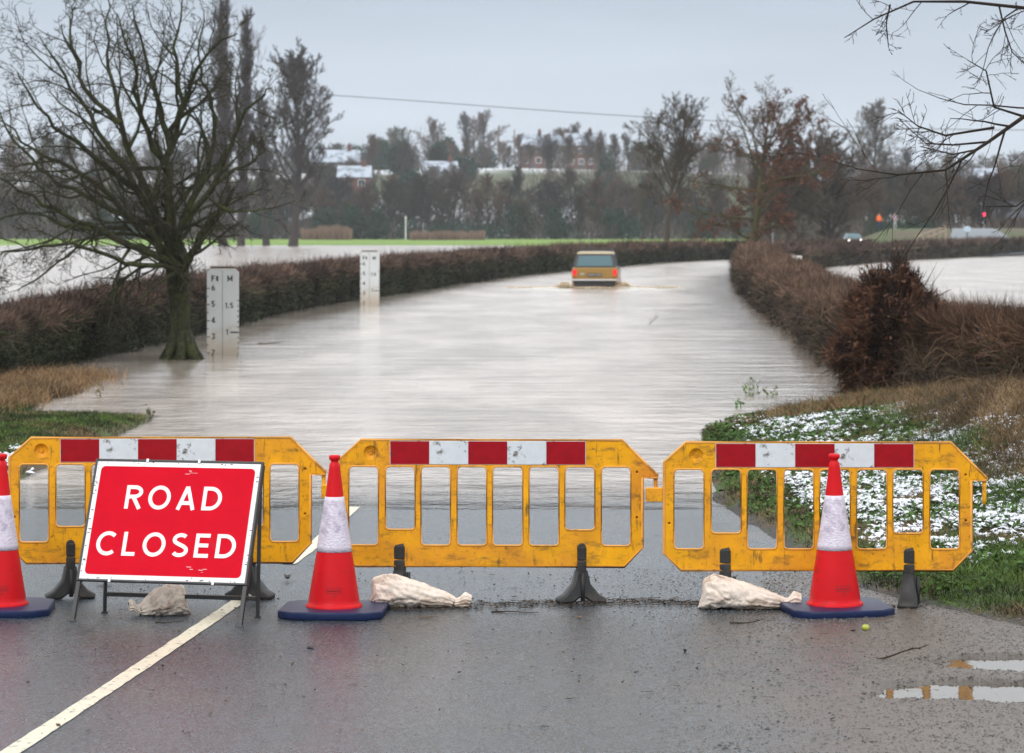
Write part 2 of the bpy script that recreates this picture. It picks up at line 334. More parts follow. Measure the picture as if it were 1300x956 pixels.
# flood water
def water_mat(name, silt=(.31, .265, .222), shallow=True):
    m = bpy.data.materials.new(name); m.use_nodes = True; t = m.node_tree; N = t.nodes; L = t.links; b = N['Principled BSDF']
    co = N.new('ShaderNodeTexCoord').outputs['Object']
    def nz(s, d=4, r=.6, st=(1, 1, 1)):
        q = N.new('ShaderNodeMapping'); q.inputs['Scale'].default_value = st; L.new(co, q.inputs[0])
        n = N.new('ShaderNodeTexNoise'); n.inputs['Scale'].default_value = s; n.inputs['Detail'].default_value = d; n.inputs['Roughness'].default_value = r
        L.new(q.outputs[0], n.inputs['Vector']); return n.outputs[0]
    a = N.new('ShaderNodeAttribute'); a.attribute_name = 'tint'; sp = N.new('ShaderNodeSeparateColor'); L.new(a.outputs['Color'], sp.inputs[0])
    # R = clear-shallow factor, G = ripple strength
    h1 = nz(3.2, 5, .62, (1, .8, 1)); h2 = nz(11, 4, .6, (1, .7, 1))
    ad = N.new('ShaderNodeMath'); ad.operation = 'MULTIPLY_ADD'; L.new(h2, ad.inputs[0]); ad.inputs[1].default_value = .28; h0 = nz(.95, 4, .55, (.4, 1, 1)); a0 = N.new('ShaderNodeMath'); a0.operation = 'MULTIPLY_ADD'; L.new(h0, a0.inputs[0]); a0.inputs[1].default_value = 2.0; L.new(h1, a0.inputs[2]); L.new(a0.outputs[0], ad.inputs[2])
    bp = N.new('ShaderNodeBump'); bp.inputs['Distance'].default_value = .13; L.new(ad.outputs[0], bp.inputs['Height']); L.new(sp.outputs[1], bp.inputs['Strength'])
    L.new(bp.outputs[0], b.inputs['Normal'])
    tn = nz(.45, 7, .65, (1, .35, 1))
    mr = N.new('ShaderNodeMapRange'); L.new(tn, mr.inputs[0]); mr.inputs['From Min'].default_value = .4; mr.inputs['From Max'].default_value = .65
    mx = N.new('ShaderNodeMix'); mx.data_type = 'RGBA'; L.new(mr.outputs[0], mx.inputs['Factor'])
    mx.inputs['A'].default_value = (*silt, 1); mx.inputs['B'].default_value = (silt[0] * 1.75, silt[1] * 1.8, silt[2] * 1.9, 1)
    L.new(mx.outputs['Result'], b.inputs['Base Color']); rq = N.new('ShaderNodeMapRange'); L.new(sp.outputs[1], rq.inputs[0]); rq.inputs['From Max'].default_value = .6; rq.inputs['To Min'].default_value = .02; rq.inputs['To Max'].default_value = .17; L.new(rq.outputs[0], b.inputs['Roughness']); b.inputs['IOR'].default_value = 1.33
    if shallow:
        tr = N.new('ShaderNodeBsdfTransparent'); tr.inputs[0].default_value = (.8, .78, .72, 1)
        gl = N.new('ShaderNodeBsdfGlossy'); gl.inputs['Roughness'].default_value = .03; L.new(bp.outputs[0], gl.inputs['Normal'])
        fr = N.new('ShaderNodeFresnel'); fr.inputs['IOR'].default_value = 1.33; L.new(bp.outputs[0], fr.inputs['Normal'])
        ms = N.new('ShaderNodeMixShader'); L.new(fr.outputs[0], ms.inputs[0]); L.new(tr.outputs[0], ms.inputs[1]); L.new(gl.outputs[0], ms.inputs[2])
        m2 = N.new('ShaderNodeMixShader'); L.new(sp.outputs[0], m2.inputs[0]); L.new(b.outputs[0], m2.inputs[1]); L.new(ms.outputs[0], m2.inputs[2])
        L.new(m2.outputs[0], N['Material Output'].inputs[0])
    return m
M['water'] = water_mat('silty_flood_water')
wys = gys[(gys > 16) & (gys < 380)]; wxs = gxs[(gxs > -900) & (gxs < 700)]
X2, Y2 = np.meshgrid(wxs, wys); dep = WZ - height(X2, Y2)
d_road = WZ - road_z(Y2); dep = np.where(np.abs(X2 - cx(Y2)) < 3.3, d_road, dep)
sh = (1 - sstep(.0, .055, dep)) * (1 - sstep(42, 55, Y2))
rip = .30 + .24 * sstep(24, 34, Y2) * (1 - .55 * sstep(-4.4, -5.2, X2 - 0 * Y2)) + .1 * sstep(60, 120, Y2)
lat = np.minimum(X2 - (cx(Y2) - 6.4), (cx(Y2) + 5.6) - X2); rip = rip * np.where(np.abs(X2 - cx(Y2)) < 8, .22 + .78 * sstep(.3, 3.4, lat + 1.6 * (fbm(X2 * .5, Y2 * .25, 33) - .5)), 1)
rip = np.clip(rip, .1, 1)
# rougher water over the road in the wake of the car
g = MB(); wt = np.stack([sh, rip, 0 * sh], -1)
g.add(np.stack([X2, Y2, np.full(X2.shape, WZ)], -1), grid_faces(len(wys), len(wxs)), wt.reshape(-1, 3))
tag(g.obj('flood_water', M['water'], smooth=True), kind='structure')
M['puddle'] = water_mat('puddle_water', (.2, .17, .13), True)
for i, (ax, ay, rx_, ry_) in enumerate(((2.85, 15.28, .95, .5), (2.5, 14.42, 1.2, .48))):
    a = np.linspace(0, 2 * math.pi, 40)[:-1]
    b = MB(); b.add(np.stack([ax + rx_ * np.cos(a), ay + ry_ * np.sin(a), np.full(39, -.0095)], -1), [list(range(39))], (.75, .012, 0))
    o = b.obj('puddle', M['puddle']); tag(o, kind='structure')

# haze
hz = MB(); hz.box((-900, -60, -6), (900, 2300, 90)); 
hm = bpy.data.materials.new('winter_haze'); hm.use_nodes = True; t = hm.node_tree; t.nodes.remove(t.nodes['Principled BSDF'])
pv = t.nodes.new('ShaderNodeVolumePrincipled'); pv.inputs['Color'].default_value = (.84, .90, .98, 1); pv.inputs['Density'].default_value = .00017
pv.inputs['Anisotropy'].default_value = .1
t.links.new(pv.outputs[0], t.nodes['Material Output'].inputs['Volume'])
HAZE = hz.obj('haze', hm); tag(HAZE, kind='stuff', label='thin cold haze hanging over the flooded valley')
HAZE.display_type = 'WIRE'

# ------------------------------------------------------------------ trees
def rot_about(v, ax, a):
    ax = ax / (np.linalg.norm(ax) + 1e-9); return v * math.cos(a) + np.cross(ax, v) * math.sin(a) + ax * np.dot(ax, v) * (1 - math.cos(a))
class Tree:
    def __init__(s, seed, bark=(.06, .055, .04), twig=(.05, .04, .033), rmin=.004, upk=.3, wig=.12):
        s.r = random.Random(seed); s.t = MB(); s.c = MB(); s.bark = bark; s.twig = twig; s.rmin = rmin; s.upk = upk; s.wig = wig
        s.bl = [[], [], []]; s.ends = []
    def path(s, p, d, L, n, wig=None, up=None):
        wig = s.wig if wig is None else wig; up = s.upk if up is None else up
        P = [np.array(p, float)]; d = np.array(d, float)
        for i in range(n):
            d = d + np.array([s.r.gauss(0, wig) for _ in range(3)]) + np.array((0, 0, up / n)); d /= np.linalg.norm(d)
            P.append(P[-1] + d * L / n)
        return np.array(P)
    def limb(s, P, r0, r1, spec, lvl=0, dens=1.0, t0=.2):
        big = r0 > s.rmin * 5
        k = 10 if r0 > .1 else 6 if big else (4 if r0 > s.rmin * 2.2 else 3)
        n = len(P); tt = np.linspace(0, 1, n); rr = r0 * (1 - tt) + r1 * tt
        (s.t if lvl <= 1 else s.c).tube(P, rr, k, s.bark if lvl <= 1 else tuple(np.array(s.twig) * s.r.uniform(.75, 1.3)), cap=False)
        if lvl >= len(spec): return
        cnt, lr, ang, seg = spec[lvl]
        Ltot = np.linalg.norm(np.diff(P, axis=0), axis=1).sum()
        cnt = max(1, int(cnt * dens + s.r.random()))
        for i in range(cnt):
            u = t0 + (1 - t0) * (i + s.r.random()) / cnt; u = min(u, .995)
            q = u * (n - 1); a = int(q); f = q - a; a = min(a, n - 2)
            p = P[a] * (1 - f) + P[a + 1] * f; d = P[a + 1] - P[a]; d = d / (np.linalg.norm(d) + 1e-9)
            ax = np.cross(d, np.array([s.r.gauss(0, 1) for _ in range(3)])); dd = rot_about(d, ax, R(s.r.uniform(*ang)))
            L = Ltot * lr * s.r.uniform(.55, 1.15) * (1.15 - .65 * u)
            rc = (r0 * (1 - u) + r1 * u) * s.r.uniform(.42, .66)
            if lvl == len(spec) - 1:
                s.bl[0].append(p); s.bl[1].append(dd); s.bl[2].append((L, max(rc * 1.6, s.rmin * 1.7)))
                s.ends.append(p + dd * L * .8)
            else:
                Pc = s.path(p, dd, L, seg); s.limb(Pc, max(rc, s.rmin), max(rc * .3, s.rmin * .7), spec, lvl + 1, dens, .15)
    def finish(s):
        if s.bl[0]:
            P = np.array(s.bl[0]); D = np.array(s.bl[1]); LW = np.array(s.bl[2])
            C = np.array(s.twig) * rng.uniform(.7, 1.4, (len(P), 1))
            bend = rng.normal(0, .12, (len(P), 3)) + np.array((0, 0, .12))
            s.c.blades(P, D, LW[:, 0], LW[:, 1], C, bend)

def tree_from(seed, H, spread, trunk_h, tr, nl, spec, up=.3, bark=(.06, .055, .045), twig=(.055, .045, .04), rmin=.012, lean=(0, 0), wig=.1, top=True, ang=(25, 65)):
    T = Tree(seed, bark, twig, rmin, up, wig)
    main = T.path((0, 0, -.3), (lean[0], lean[1], 1), H * (.9 if top else .6) + .3, 9, .05, .1)
    tt = np.linspace(0, 1, len(main)); T.t.tube(main, tr * (1 - tt * .85) * (1 + .5 * np.exp(-tt * 14)), 9, bark, cap=False)
    for i in range(nl):
        u = trunk_h / H + (1 - trunk_h / H) * (i + T.r.random() * .7) / nl * .98
        q = u * (len(main) - 1); a = min(int(q), len(main) - 2); p = main[a] + (main[a + 1] - main[a]) * (q - a)
        az = i * 2.4 + T.r.uniform(-.5, .5); el = R(90 - T.r.uniform(*ang))
        prof = math.sin(math.pi * min(1, max(.12, (u - trunk_h / H) / (1 - trunk_h / H) * .82 + .16)))
        d = np.array((math.cos(az) * math.cos(el), math.sin(az) * math.cos(el), math.sin(el)))
        L = spread * T.r.uniform(.75, 1.1) * (.35 + .65 * prof)
        P = T.path(p, d, L, 6)
        T.limb(P, tr * .42 * (1 - u * .55), tr * .08, spec, 0)
    T.limb(main[5:], tr * .3, tr * .08, spec, 0)
    T.finish(); return T

def tree_obj(T, name, loc, label, cat='tree', group=None, rz=0, scale=1, matk='barkp', extra=None):
    root = empty(name, loc, rz, label, cat, group); root.scale = (scale,) * 3
    T.t.obj('trunk', M[matk], root, smooth=True); T.c.obj('crown', M['twig'], root)
    return root

# --- the big mossy tree by the near depth board
YT = 51.5
def big_tree():
    T = Tree(11, (.034, .036, .018), (.035, .032, .020), .0045, .14, .20)
    base = PX(230, 450, YT); T0 = np.array((base[0], YT, 0))
    def L(pts, dy):
        out = []
        if abs(pts[0][0] - 228) < 9 and pts[0][1] > 285: pts = [(228 + (pts[0][0] - 228) * .4, pts[0][1] + 40)] + pts
        for i, (a, b) in enumerate(pts):
            y = YT + dy * i / (len(pts) - 1); out.append(PX(a, b, y) - T0)
        # densify
        out = np.array(out); t = np.linspace(0, len(out) - 1, (len(out) - 1) * 4 + 1)
        res = []
        for u in t:
            i = min(int(u), len(out) - 2); f = u - i
            p0 = out[max(i - 1, 0)]; p1 = out[i]; p2 = out[i + 1]; p3 = out[min(i + 2, len(out) - 1)]
            res.append(.5 * ((2 * p1) + (-p0 + p2) * f + (2 * p0 - 5 * p1 + 4 * p2 - p3) * f * f + (-p0 + 3 * p1 - 3 * p2 + p3) * f**3))
        return np.array(res) + np.array([[T.r.gauss(0, .028) for _ in range(3)] for _ in res])
    tp = T.path((0, 0, -.7), (0, 0, 1), 2.75, 22, .03, .0) * (1, 1, 1); tp[:, 0] += .03 * np.sin(tp[:, 2] * 3)
    T.t.tube(tp, np.interp(tp[:, 2], [-.7, -.1, .3, .9, 1.4, 1.75, 1.95, 2.05], [.32, .25, .175, .15, .155, .16, .10, .04]), 14, T.bark)
    for a in range(9):
        an = a * .7; rr_ = .085; T.t.tube([(rr_ * math.cos(an + .1 * i) * (1.25 if i == 0 else 1), rr_ * math.sin(an + .1 * i) * (1.25 if i == 0 else 1), -.2 + i * .3) for i in range(7)], [.11, .09, .085, .08, .085, .09, .06], 8, T.bark)
    for a in range(7):   # root flares
        an = a * .9 + .3; T.t.tube([(.1 * math.cos(an), .1 * math.sin(an), .45), (.22 * math.cos(an), .22 * math.sin(an), .1), (.5 * math.cos(an), .5 * math.sin(an), -.3)], [.09, .1, .07], 7, T.bark)
    spec = [(13, .46, (28, 66), 5), (8, .52, (28, 68), 4), (6, .55, (25, 70), 3), (4, .6, (20, 65), 2)]
    limbs = [([(228,345),(165,312),(95,278),(40,250),(-12,225)], -1.6, .13), ([(226,335),(160,270),(95,215),(40,190),(-5,145)], 1.2, .12),
             ([(222,328),(172,240),(125,165),(80,95),(50,50)], -.8, .12), ([(222,322),(178,225),(152,140),(138,70),(136,-6)], 1.8, .13),
             ([(220,330),(214,240),(212,170),(190,90),(168,8)], -.4, .17), ([(216,200),(230,130),(222,60),(238,-8)], 1.4, .09),
             ([(226,300),(268,235),(298,175),(318,135),(345,110)], -1.8, .11), ([(228,292),(262,215),(272,150),(252,88),(258,14)], .6, .11),
             ([(236,340),(262,288),(282,262),(300,240)], -.6, .13), ([(226,345),(160,332),(90,312),(20,318),(-25,335)], -2.2, .08),
             ([(222,300),(130,258),(60,222),(18,180),(-10,120)], 2.4, .1), ([(214,215),(180,150),(170,80),(150,20)], -2.0, .09),
             ([(228,330),(190,300),(120,300),(60,345),(20,368)], 1.4, .07), ([(268,235),(300,215),(330,200),(340,170)], 1.2, .06),
             ([(214,180),(236,120),(262,70),(300,40)], -1.2, .08), ([(172,240),(110,190),(60,150),(20,90)], -1.6, .08),
             ([(160,290),(100,290),(40,270),(-20,285)], 1.0, .07), ([(152,160),(110,110),(90,50),(95,0)], 1.0, .07),
             ([(222,330),(170,345),(140,375),(110,400)], -1.0, .05)]
    for pts, dy, r in limbs:
        P = L(pts, dy); T.limb(P, r * .78, .010, spec, 0, .86 * (.5 + .5 * len(pts) / 5), .15)
    T.finish()
    root = empty('roadside_tree', T0, 0, 'large bare tree with mossy green limbs standing in floodwater beside the near depth board', 'tree')
    T.t.obj('trunk', M['bark'], root, smooth=True); T.c.obj('crown', M['twig'], root)
big_tree()

# --- branches reaching in from a tree just outside the frame
def overhang():
    YB = 24.0; T = Tree(23, (.03, .022, .016), (.032, .022, .016), .0028, .0, .1)
    base = np.array((6.2, YB + .3, height(6.2, YB + .3) + 0.0)); 
    def L(pts, dy, dy0=0): return np.array([PX(a, b, YB + dy0 + (dy - dy0) * i / (len(pts) - 1)) - base for i, (a, b) in enumerate(pts)])
    T.t.tube(np.array([(0,0,-.3),(0,0,.5),(.03,0,1.6),(0,.05,2.6),(-.1,0,4.2),(-.05,.1,6)]), [.26,.2,.17,.15,.1,.04], 12, T.bark)
    spec = [(11, .42, (25, 60), 5), (4, .5, (20, 50), 4), (2, .5, (20, 50), 3)]
    spec2 = [(7, .30, (40, 90), 5), (4, .5, (20, 50), 4), (2, .5, (20, 50), 3)]
    a = .33 / 24 * 3600
    for pts, dy, r, sp in (([(1570,96),(1400,110),(1300,148),(1255,180),(1200,216),(1140,222),(1085,214)], -.8, .026, spec),
                       ([(1300,148),(1262,136),(1252,90),(1228,76)], -.9, .012, spec), ([(1262,162),(1200,172),(1165,160),(1140,140)], -.5, .012, spec),
                       ([(1255,180),(1210,184),(1175,182),(1142,152)], -1, .010, spec), ([(1240,190),(1210,196),(1168,186)], -.6, .009, spec),
                       ([(1570,60),(1420,30),(1300,10),(1225,2),(1160,2),(1110,24),(1072,48)], .4, .023, spec2),
                       ([(1130,6),(1125,30),(1128,60)], .5, .008, spec), ([(1268,6),(1276,40),(1285,66),(1310,90)], .2, .008, spec),
                       ([(1300,148),(1330,180),(1320,240),(1290,262),(1252,262)], 1.0, .014, spec), ([(1310,10),(1285,20),(1250,42)], .3, .006, spec)):
        T.limb(L(pts, dy), r, .004, sp, 0, 1, .2)
    T.finish()
    root = empty('overhanging_tree', base, 0, 'bare dark tree whose thin branches reach over the snowy verge against the sky', 'tree')
    T.t.obj('trunk', M['barkp'], root, smooth=True); T.c.obj('crown', M['twig'], root)
overhang()

def zat(x, y): return float(height(x, y))
# --- named mid-distance trees
s3 = [(8, .5, (30, 60), 4), (6, .5, (25, 60), 3), (5, .55, (25, 60), 2)]
s5 = [(9, .5, (25, 55), 4), (7, .5, (25, 60), 3), (6, .55, (25, 60), 3), (3, .6, (25, 60), 2)]
s4 = [(8, .5, (30, 60), 4), (6, .5, (25, 60), 3), (5, .5, (25, 60), 3), (3, .6, (25, 60), 2)]
T = tree_from(31, 11.8, 4.8, 4.0, .24, 20, s5, up=.35, bark=(.06, .05, .035), twig=(.062, .05, .032), rmin=.012, ang=(20, 62))
tree_obj(T, 'slender_tree', (10.8, 200, -.6), 'slender bare tree standing at the water beside the bend, just beyond the gold car')
T = tree_from(32, 10.2, 5.6, 2.0, .28, 22, s4, up=.25, bark=(.065, .06, .025), twig=(.06, .04, .025), rmin=.010, ang=(30, 88))
e = np.array(T.ends); e = e[rng.random(len(e)) < .16]; cl = fbm(e[:, 0] * .8 + 9, e[:, 2] * .8 + e[:, 1] * .5, 3) + .03 * (4 - e[:, 2]) ; e = e[cl > .42]
P = np.repeat(e, 5, 0) + rng.normal(0, .12, (len(e) * 5, 3))
lm = MB(); lm.cards(P, rng.uniform(.05, .11, len(P)), np.array((.11, .045, .024)) * rng.uniform(.5, 1.6, (len(P), 1)))
r = tree_obj(T, 'brown_leaved_tree', (14.1, 168, -.3), 'small spreading tree still holding clusters of dead russet leaves above the hedge end')
lm.obj('dead_leaves', M['leaf'], r)
T = tree_from(33, 10.5, 6.0, .8, .3, 38, s5, up=.3, bark=(.05, .042, .035), twig=(.10, .075, .055), rmin=.024, ang=(20, 85))
r = tree_obj(T, 'dense_tree', (29.5, 262, .1), 'rounded dense bare tree rising behind the hedge between the russet-leaved tree and the traffic')
T = tree_from(34, 8.5, 5, .8, .25, 30, s5, up=.3, bark=(.06, .05, .035), twig=(.07, .055, .036), rmin=.02, ang=(20, 82))
tree_obj(T, 'bushy_tree', (24.5, 250, .1), 'pale olive bushy tree tucked against the dense rounded tree')

# --- poplars
def poplar(seed, H, spread, tr):
    return tree_from(seed, H, spread, 2.0, tr, 64, [(11, .5, (12, 42), 4), (7, .55, (15, 45), 3), (5, .65, (15, 45), 2)], up=.7, bark=(.055, .045, .042), twig=(.06, .047, .045), rmin=.03, ang=(10, 27), wig=.05)
T = poplar(41, 31, 5.0, .4); tree_obj(T, 'poplar_tree', PX(283, 0, 336) * (1, 1, 0) + (0, 0, .1), 'tall narrow bare poplar, the bigger of the pair against the sky', group='pair of poplars')
T = poplar(42, 30.5, 4.2, .36); tree_obj(T, 'poplar_tree', PX(306, 0, 346) * (1, 1, 0) + (0, 0, .1), 'tall narrow bare poplar close beside the bigger poplar', group='pair of poplars')
T = tree_from(43, 22.5, 8.4, 5, .45, 30, s5, up=.6, bark=(.05, .042, .036), twig=(.055, .044, .038), rmin=.028, ang=(15, 50))
tree_obj(T, 'fan_shaped_tree', PX(372, 0, 340) * (1, 1, 0) + (0, 0, .1), 'tall fan-shaped bare tree with upswept limbs next to the poplars')
T = tree_from(44, 21, 4.0, 5, .35, 28, s5, up=.6, bark=(.055, .046, .042), twig=(.06, .05, .046), rmin=.022, ang=(10, 30))
tree_obj(T, 'young_poplar', PX(338, 0, 352) * (1, 1, 0) + (0, 0, .1), 'shorter bare poplar between the tall poplars and the fan-shaped tree')

# --- woodland
def ever(seed, H, Wd):
    r = np.random.default_rng(seed); n = 3000
    u = r.normal(size=(n, 3)); u /= np.linalg.norm(u, axis=1)[:, None]; u *= (.72 + .28 * r.random((n, 1)))
    lump = 1 + .9 * (fbm(u[:, 0] * 2.2 + seed, u[:, 2] * 2.4 + u[:, 1], seed) - .5) * 2
    P = u * lump[:, None] * np.array((Wd / 2, Wd / 2, H * .5)) + np.array((0, 0, H * .52))
    P = P + r.normal(0, .3, P.shape); P[:, :2] *= (1.1 - .2 * np.clip(P[:, 2:3] / H, 0, 1)); P = P[P[:, 2] > .1]; m = MB()
    m.cards(P, r.uniform(.2, .45, len(P)), np.array((.022, .042, .026)) * r.uniform(.6, 1.5, (len(P), 1)))
    t = MB(); t.tube([(0, 0, -.5), (0, 0, H * .4), (0, 0, H * .8)], [.3, .22, .1], 8, (.05, .04, .03)); return t, m
protos = []
tw = [(.078, .058, .050), (.066, .052, .048), (.085, .056, .042), (.062, .058, .046)]
bs = [(9, .52, (30, 62), 3), (8, .55, (25, 60), 3), (6, .65, (25, 60), 2)]
for k in range(6):
    T = tree_from(60 + k, 12, [4.6, 5.6, 3.8, 5.0, 4.2, 3.4][k], [3, 2.4, 2, 3.4, 1.2, 3][k], .28, [24, 26, 24, 25, 32, 20][k], bs, up=[.3, .2, .5, .3, .35, .6][k], bark=(.05, .044, .038), twig=tw[k % 4], rmin=.026, ang=[(20, 65), (25, 80), (12, 40), (20, 60), (20, 75), (10, 35)][k])
    protos.append((T.t.mesh('trunk', M['barkp'], True), T.c.mesh('crown', M['wood_twig'])))
for k in range(3):
    t_, m_ = ever(80 + k, 9, [7, 6, 4.5][k]); protos.append((t_.mesh('trunk', M['barkp'], True), m_.mesh('crown', M['leaf'])))
kinds = ['bare broad-crowned', 'bare spreading', 'bare upright', 'bare round-headed', 'bare low-branched', 'bare narrow', 'dark evergreen', 'dark evergreen', 'dark evergreen']
cur_zone = ''
def wood_tree(k, px, Y, H, zone, rs):
    x = (px - 650) * Y / F; z = zat(x, Y)
    ev = k >= 6
    root = empty('evergreen_tree' if ev else 'woodland_tree', (x, Y, z - .1), rs.uniform(0, 6.28), None, 'tree', zone[1])
    root['label'] = (kinds[k] + ' ' + zone[0])
    s = H / (9 if ev else 12); root.scale = (s * rs.uniform(.9, 1.25), s * rs.uniform(.9, 1.2), s)
    link('trunk', protos[k][0], root); link('crown', protos[k][1], root)
rs = random.Random(5)
Z1 = ('tree in the front edge of the wood behind the green field', 'trees at the front of the wood')
Z2 = ('tree on the slope of the wooded hill', 'trees on the hill slope')
Z3 = ('tree on the skyline of the hill', 'trees on the hill skyline')
Z4 = ('tree in the wood beyond the traffic', 'trees beyond the right-hand field')
bare = [0, 1, 2, 3, 4, 4, 0, 1]
for i in range(54):   # front edge
    px = -25 + i * 17.8 + rs.uniform(-8, 8); wood_tree(rs.choice(bare), px, 484 + rs.uniform(0, 26), rs.uniform(6.5, 11), Z1, rs)
for i in range(40):
    px = -20 + i * 23.6 + rs.uniform(-9, 9); wood_tree(rs.choice(bare + [6]), px, 530 + rs.uniform(-10, 16), rs.uniform(7, 10.5), Z2, rs)
for i in range(28):
    px = -20 + i * 34 + rs.uniform(-12, 12)
    if (600 < px < 660 or 395 < px < 450) and i % 4: continue
    wood_tree(rs.choice(bare + bare + [6, 7]), px, 590 + rs.uniform(-14, 20), rs.uniform(5, 8.5), Z2, rs)
for (px, k, H, Y) in ((415,6,5,482),(448,6,5.5,482),(478,7,5,480),(660,6,6,486),(705,7,5,482),(780,6,5,486),(520,8,9,560),(508,6,8,640),(560,7,7,640),(480,6,7,690),(590,6,6,620),(890,6,5,480),(130,6,5,484),(330,6,5,480)):
    wood_tree(k, px, Y, H, Z2 if Y > 520 else Z1, rs)
for (px, k, H) in ((20,0,13),(55,3,14),(92,0,13),(125,1,12),(160,0,13),(200,1,13),(235,3,13),(262,2,13),(395,6,9),(428,3,10.5),(455,6,9),(480,7,10),(503,3,13.5),(545,0,16),(572,8,10),(596,5,17),(612,0,16),(690,8,8),(665,2,11),(712,3,13.5),(735,0,13),(748,8,9),(765,5,13),(815,7,9),(870,0,10),(905,3,10),(935,1,9),(560,6,9),(415,0,9)):
    wood_tree(k, px + rs.uniform(-4, 4), 735 + rs.uniform(-8, 40), H, Z3, rs)
for (px, H) in ((660,8),(672,6),(694,8.5),(701,7),(724,7),(745,9),(756,7),(640,7),(780,9),(405,8),(430,7.5),(447,9),(468,8)): wood_tree(rs.choice(bare), px, 688 if px > 600 else 590, H, Z2, rs)
for i in range(28):
    px = -20 + i * 35.5 + rs.uniform(-7, 7)
    if (612 < px < 662) or (395 < px < 470 and i % 2): continue
    wood_tree(rs.choice(bare + [5]), px, 640 + rs.uniform(-12, 30), rs.uniform(7, 10.5), Z2, rs)
for (px, H) in ((408,8),(418,9),(432,7),(440,9),(452,7),(548,8),(556,6),(568,7),(577,8),(590,8)): wood_tree(rs.choice(bare), px, 585, H, Z2, rs)
for i in range(20):
    px = -20 + i * 49; wood_tree(rs.choice(bare + [5]), px, 676 + rs.uniform(-12, 22), rs.uniform(4.5, 7.5) if not 600 < px < 800 else rs.uniform(2.5, 4.5), Z2, rs)
for i in range(36):
    px = -20 + i * 27.5 + rs.uniform(-7, 7); wood_tree(rs.choice(bare + bare + [5, 6]), px, 740 + rs.uniform(-5, 50), rs.uniform(5.5, 9.5), Z3, rs)
wood_tree(0, 1108, 620, 21, ('tall tree with a domed hazy crown on the skyline over the traffic', 'lone skyline tree'), rs)
for i in range(28):   # right
    px = 960 + i * 13.8 + rs.uniform(-7, 7); Y = 350 + rs.uniform(0, 60); wood_tree(rs.choice(bare), px, Y, rs.uniform(7.5, 10.5), Z4, rs)
for i in range(14):
    px = 1070 + i * 20 + rs.uniform(-7, 7); Y = 470 + rs.uniform(0, 60); wood_tree(rs.choice(bare + [6]), px, Y, rs.uniform(9, 12), Z4, rs)
for i in range(12):
    px = 1100 + i * 20 + rs.uniform(-7, 7); wood_tree(rs.choice(bare), px, 600 + rs.uniform(0, 40), rs.uniform(9, 12), Z4, rs)

# scrub along the wood's foot
n = 32000; px = rng.uniform(-30, 1330, n); yy = np.where(px < 960, rng.uniform(481, 530, n), rng.uniform(334, 400, n)); xx = (px - 650) * yy / F
top = .8 + 3.4 * fbm(px * .03, yy * .1, 50); zz = height(xx, yy) + rng.random(n) * top
cc = np.array((.085, .066, .058)) * rng.uniform(.6, 1.5, (n, 1)); gg = fbm(px * .025, yy * .02, 55) > .55; cc[gg] = np.array((.022, .04, .026)) * rng.uniform(.6, 1.4, (gg.sum(), 1))
b = MB(); b.blades(np.stack([xx, yy, zz - .4], -1), rng.normal(0, .5, (n, 3)) + (0, 0, 1), rng.uniform(.8, 2.2, n), rng.uniform(.08, .26, n), cc)
tag(b.obj('undergrowth', M['twig']), 'tangled brown and dark green scrub along the foot of the woods', 'undergrowth', kind='stuff')
# the body of the wood climbing the hill, too thick to tell tree from tree
n = 46000; px = rng.uniform(-30, 1330, n); yy = rng.uniform(525, 800, n); xx = (px - 650) * yy / F
cl = fbm(xx * .055, yy * .055, 52, 3); gap = ((px > 612) & (px < 668) & (yy < 735)) | ((px > 655) & (px < 800) & (yy > 655) & (yy < 712)) | ((px > 395) & (px < 490) & (yy > 600) & (yy < 690)) | ((px > 540) & (px < 585) & (yy > 612) & (yy < 660))
k = (cl > .40) & ~(gap & (rng.random(n) < .93)); px, yy, xx, cl = px[k], yy[k], xx[k], cl[k]; n = len(px)
top = (2.5 + 16 * (cl - .40)) * (.7 + .5 * rng.random(n)) * np.where(px > 1000, .7, 1); zz = height(xx, yy) + top * rng.random(n)**.7
tone = fbm(xx * .03, yy * .03, 58, 3); cc = lerp(np.broadcast_to(np.array((.05, .042, .038)), (n, 3)), np.array((.115, .080, .062)), sstep(.38, .62, tone)) * rng.uniform(.5, 1.5, (n, 1))
b = MB(); b.blades(np.stack([xx, yy, zz - .8], -1), rng.normal(0, .38, (n, 3)) + (0, 0, 1), rng.uniform(1.2, 3.0, n), rng.uniform(.07, .2, n), cc)
tag(b.obj('hillside_wood', M['twig']), 'thick brown mass of bare woodland covering the hillside behind the green field', 'woodland', kind='stuff')
# reeds
n = 5200; px = np.where(rng.random(n) < .4, rng.uniform(383, 446, n), rng.uniform(520, 615, n)); yy = rng.uniform(462, 474, n); xx = (px - 650) * yy / F
hh = np.where(px < 460, 2.2, 1.5) * (.6 + .8 * fbm(px * .15, yy * .1, 70))
b = MB(); b.blades(np.stack([xx, yy, height(xx, yy)], -1), rng.normal(0, .12, (n, 3)) + (0, 0, 1), hh, .12, np.array((.22, .14, .10)) * rng.uniform(.5, 1.4, (n, 1)))
tag(b.obj('reeds', M['leaf']), 'pale orange-brown reeds at the back edge of the green field', 'reeds', kind='stuff')

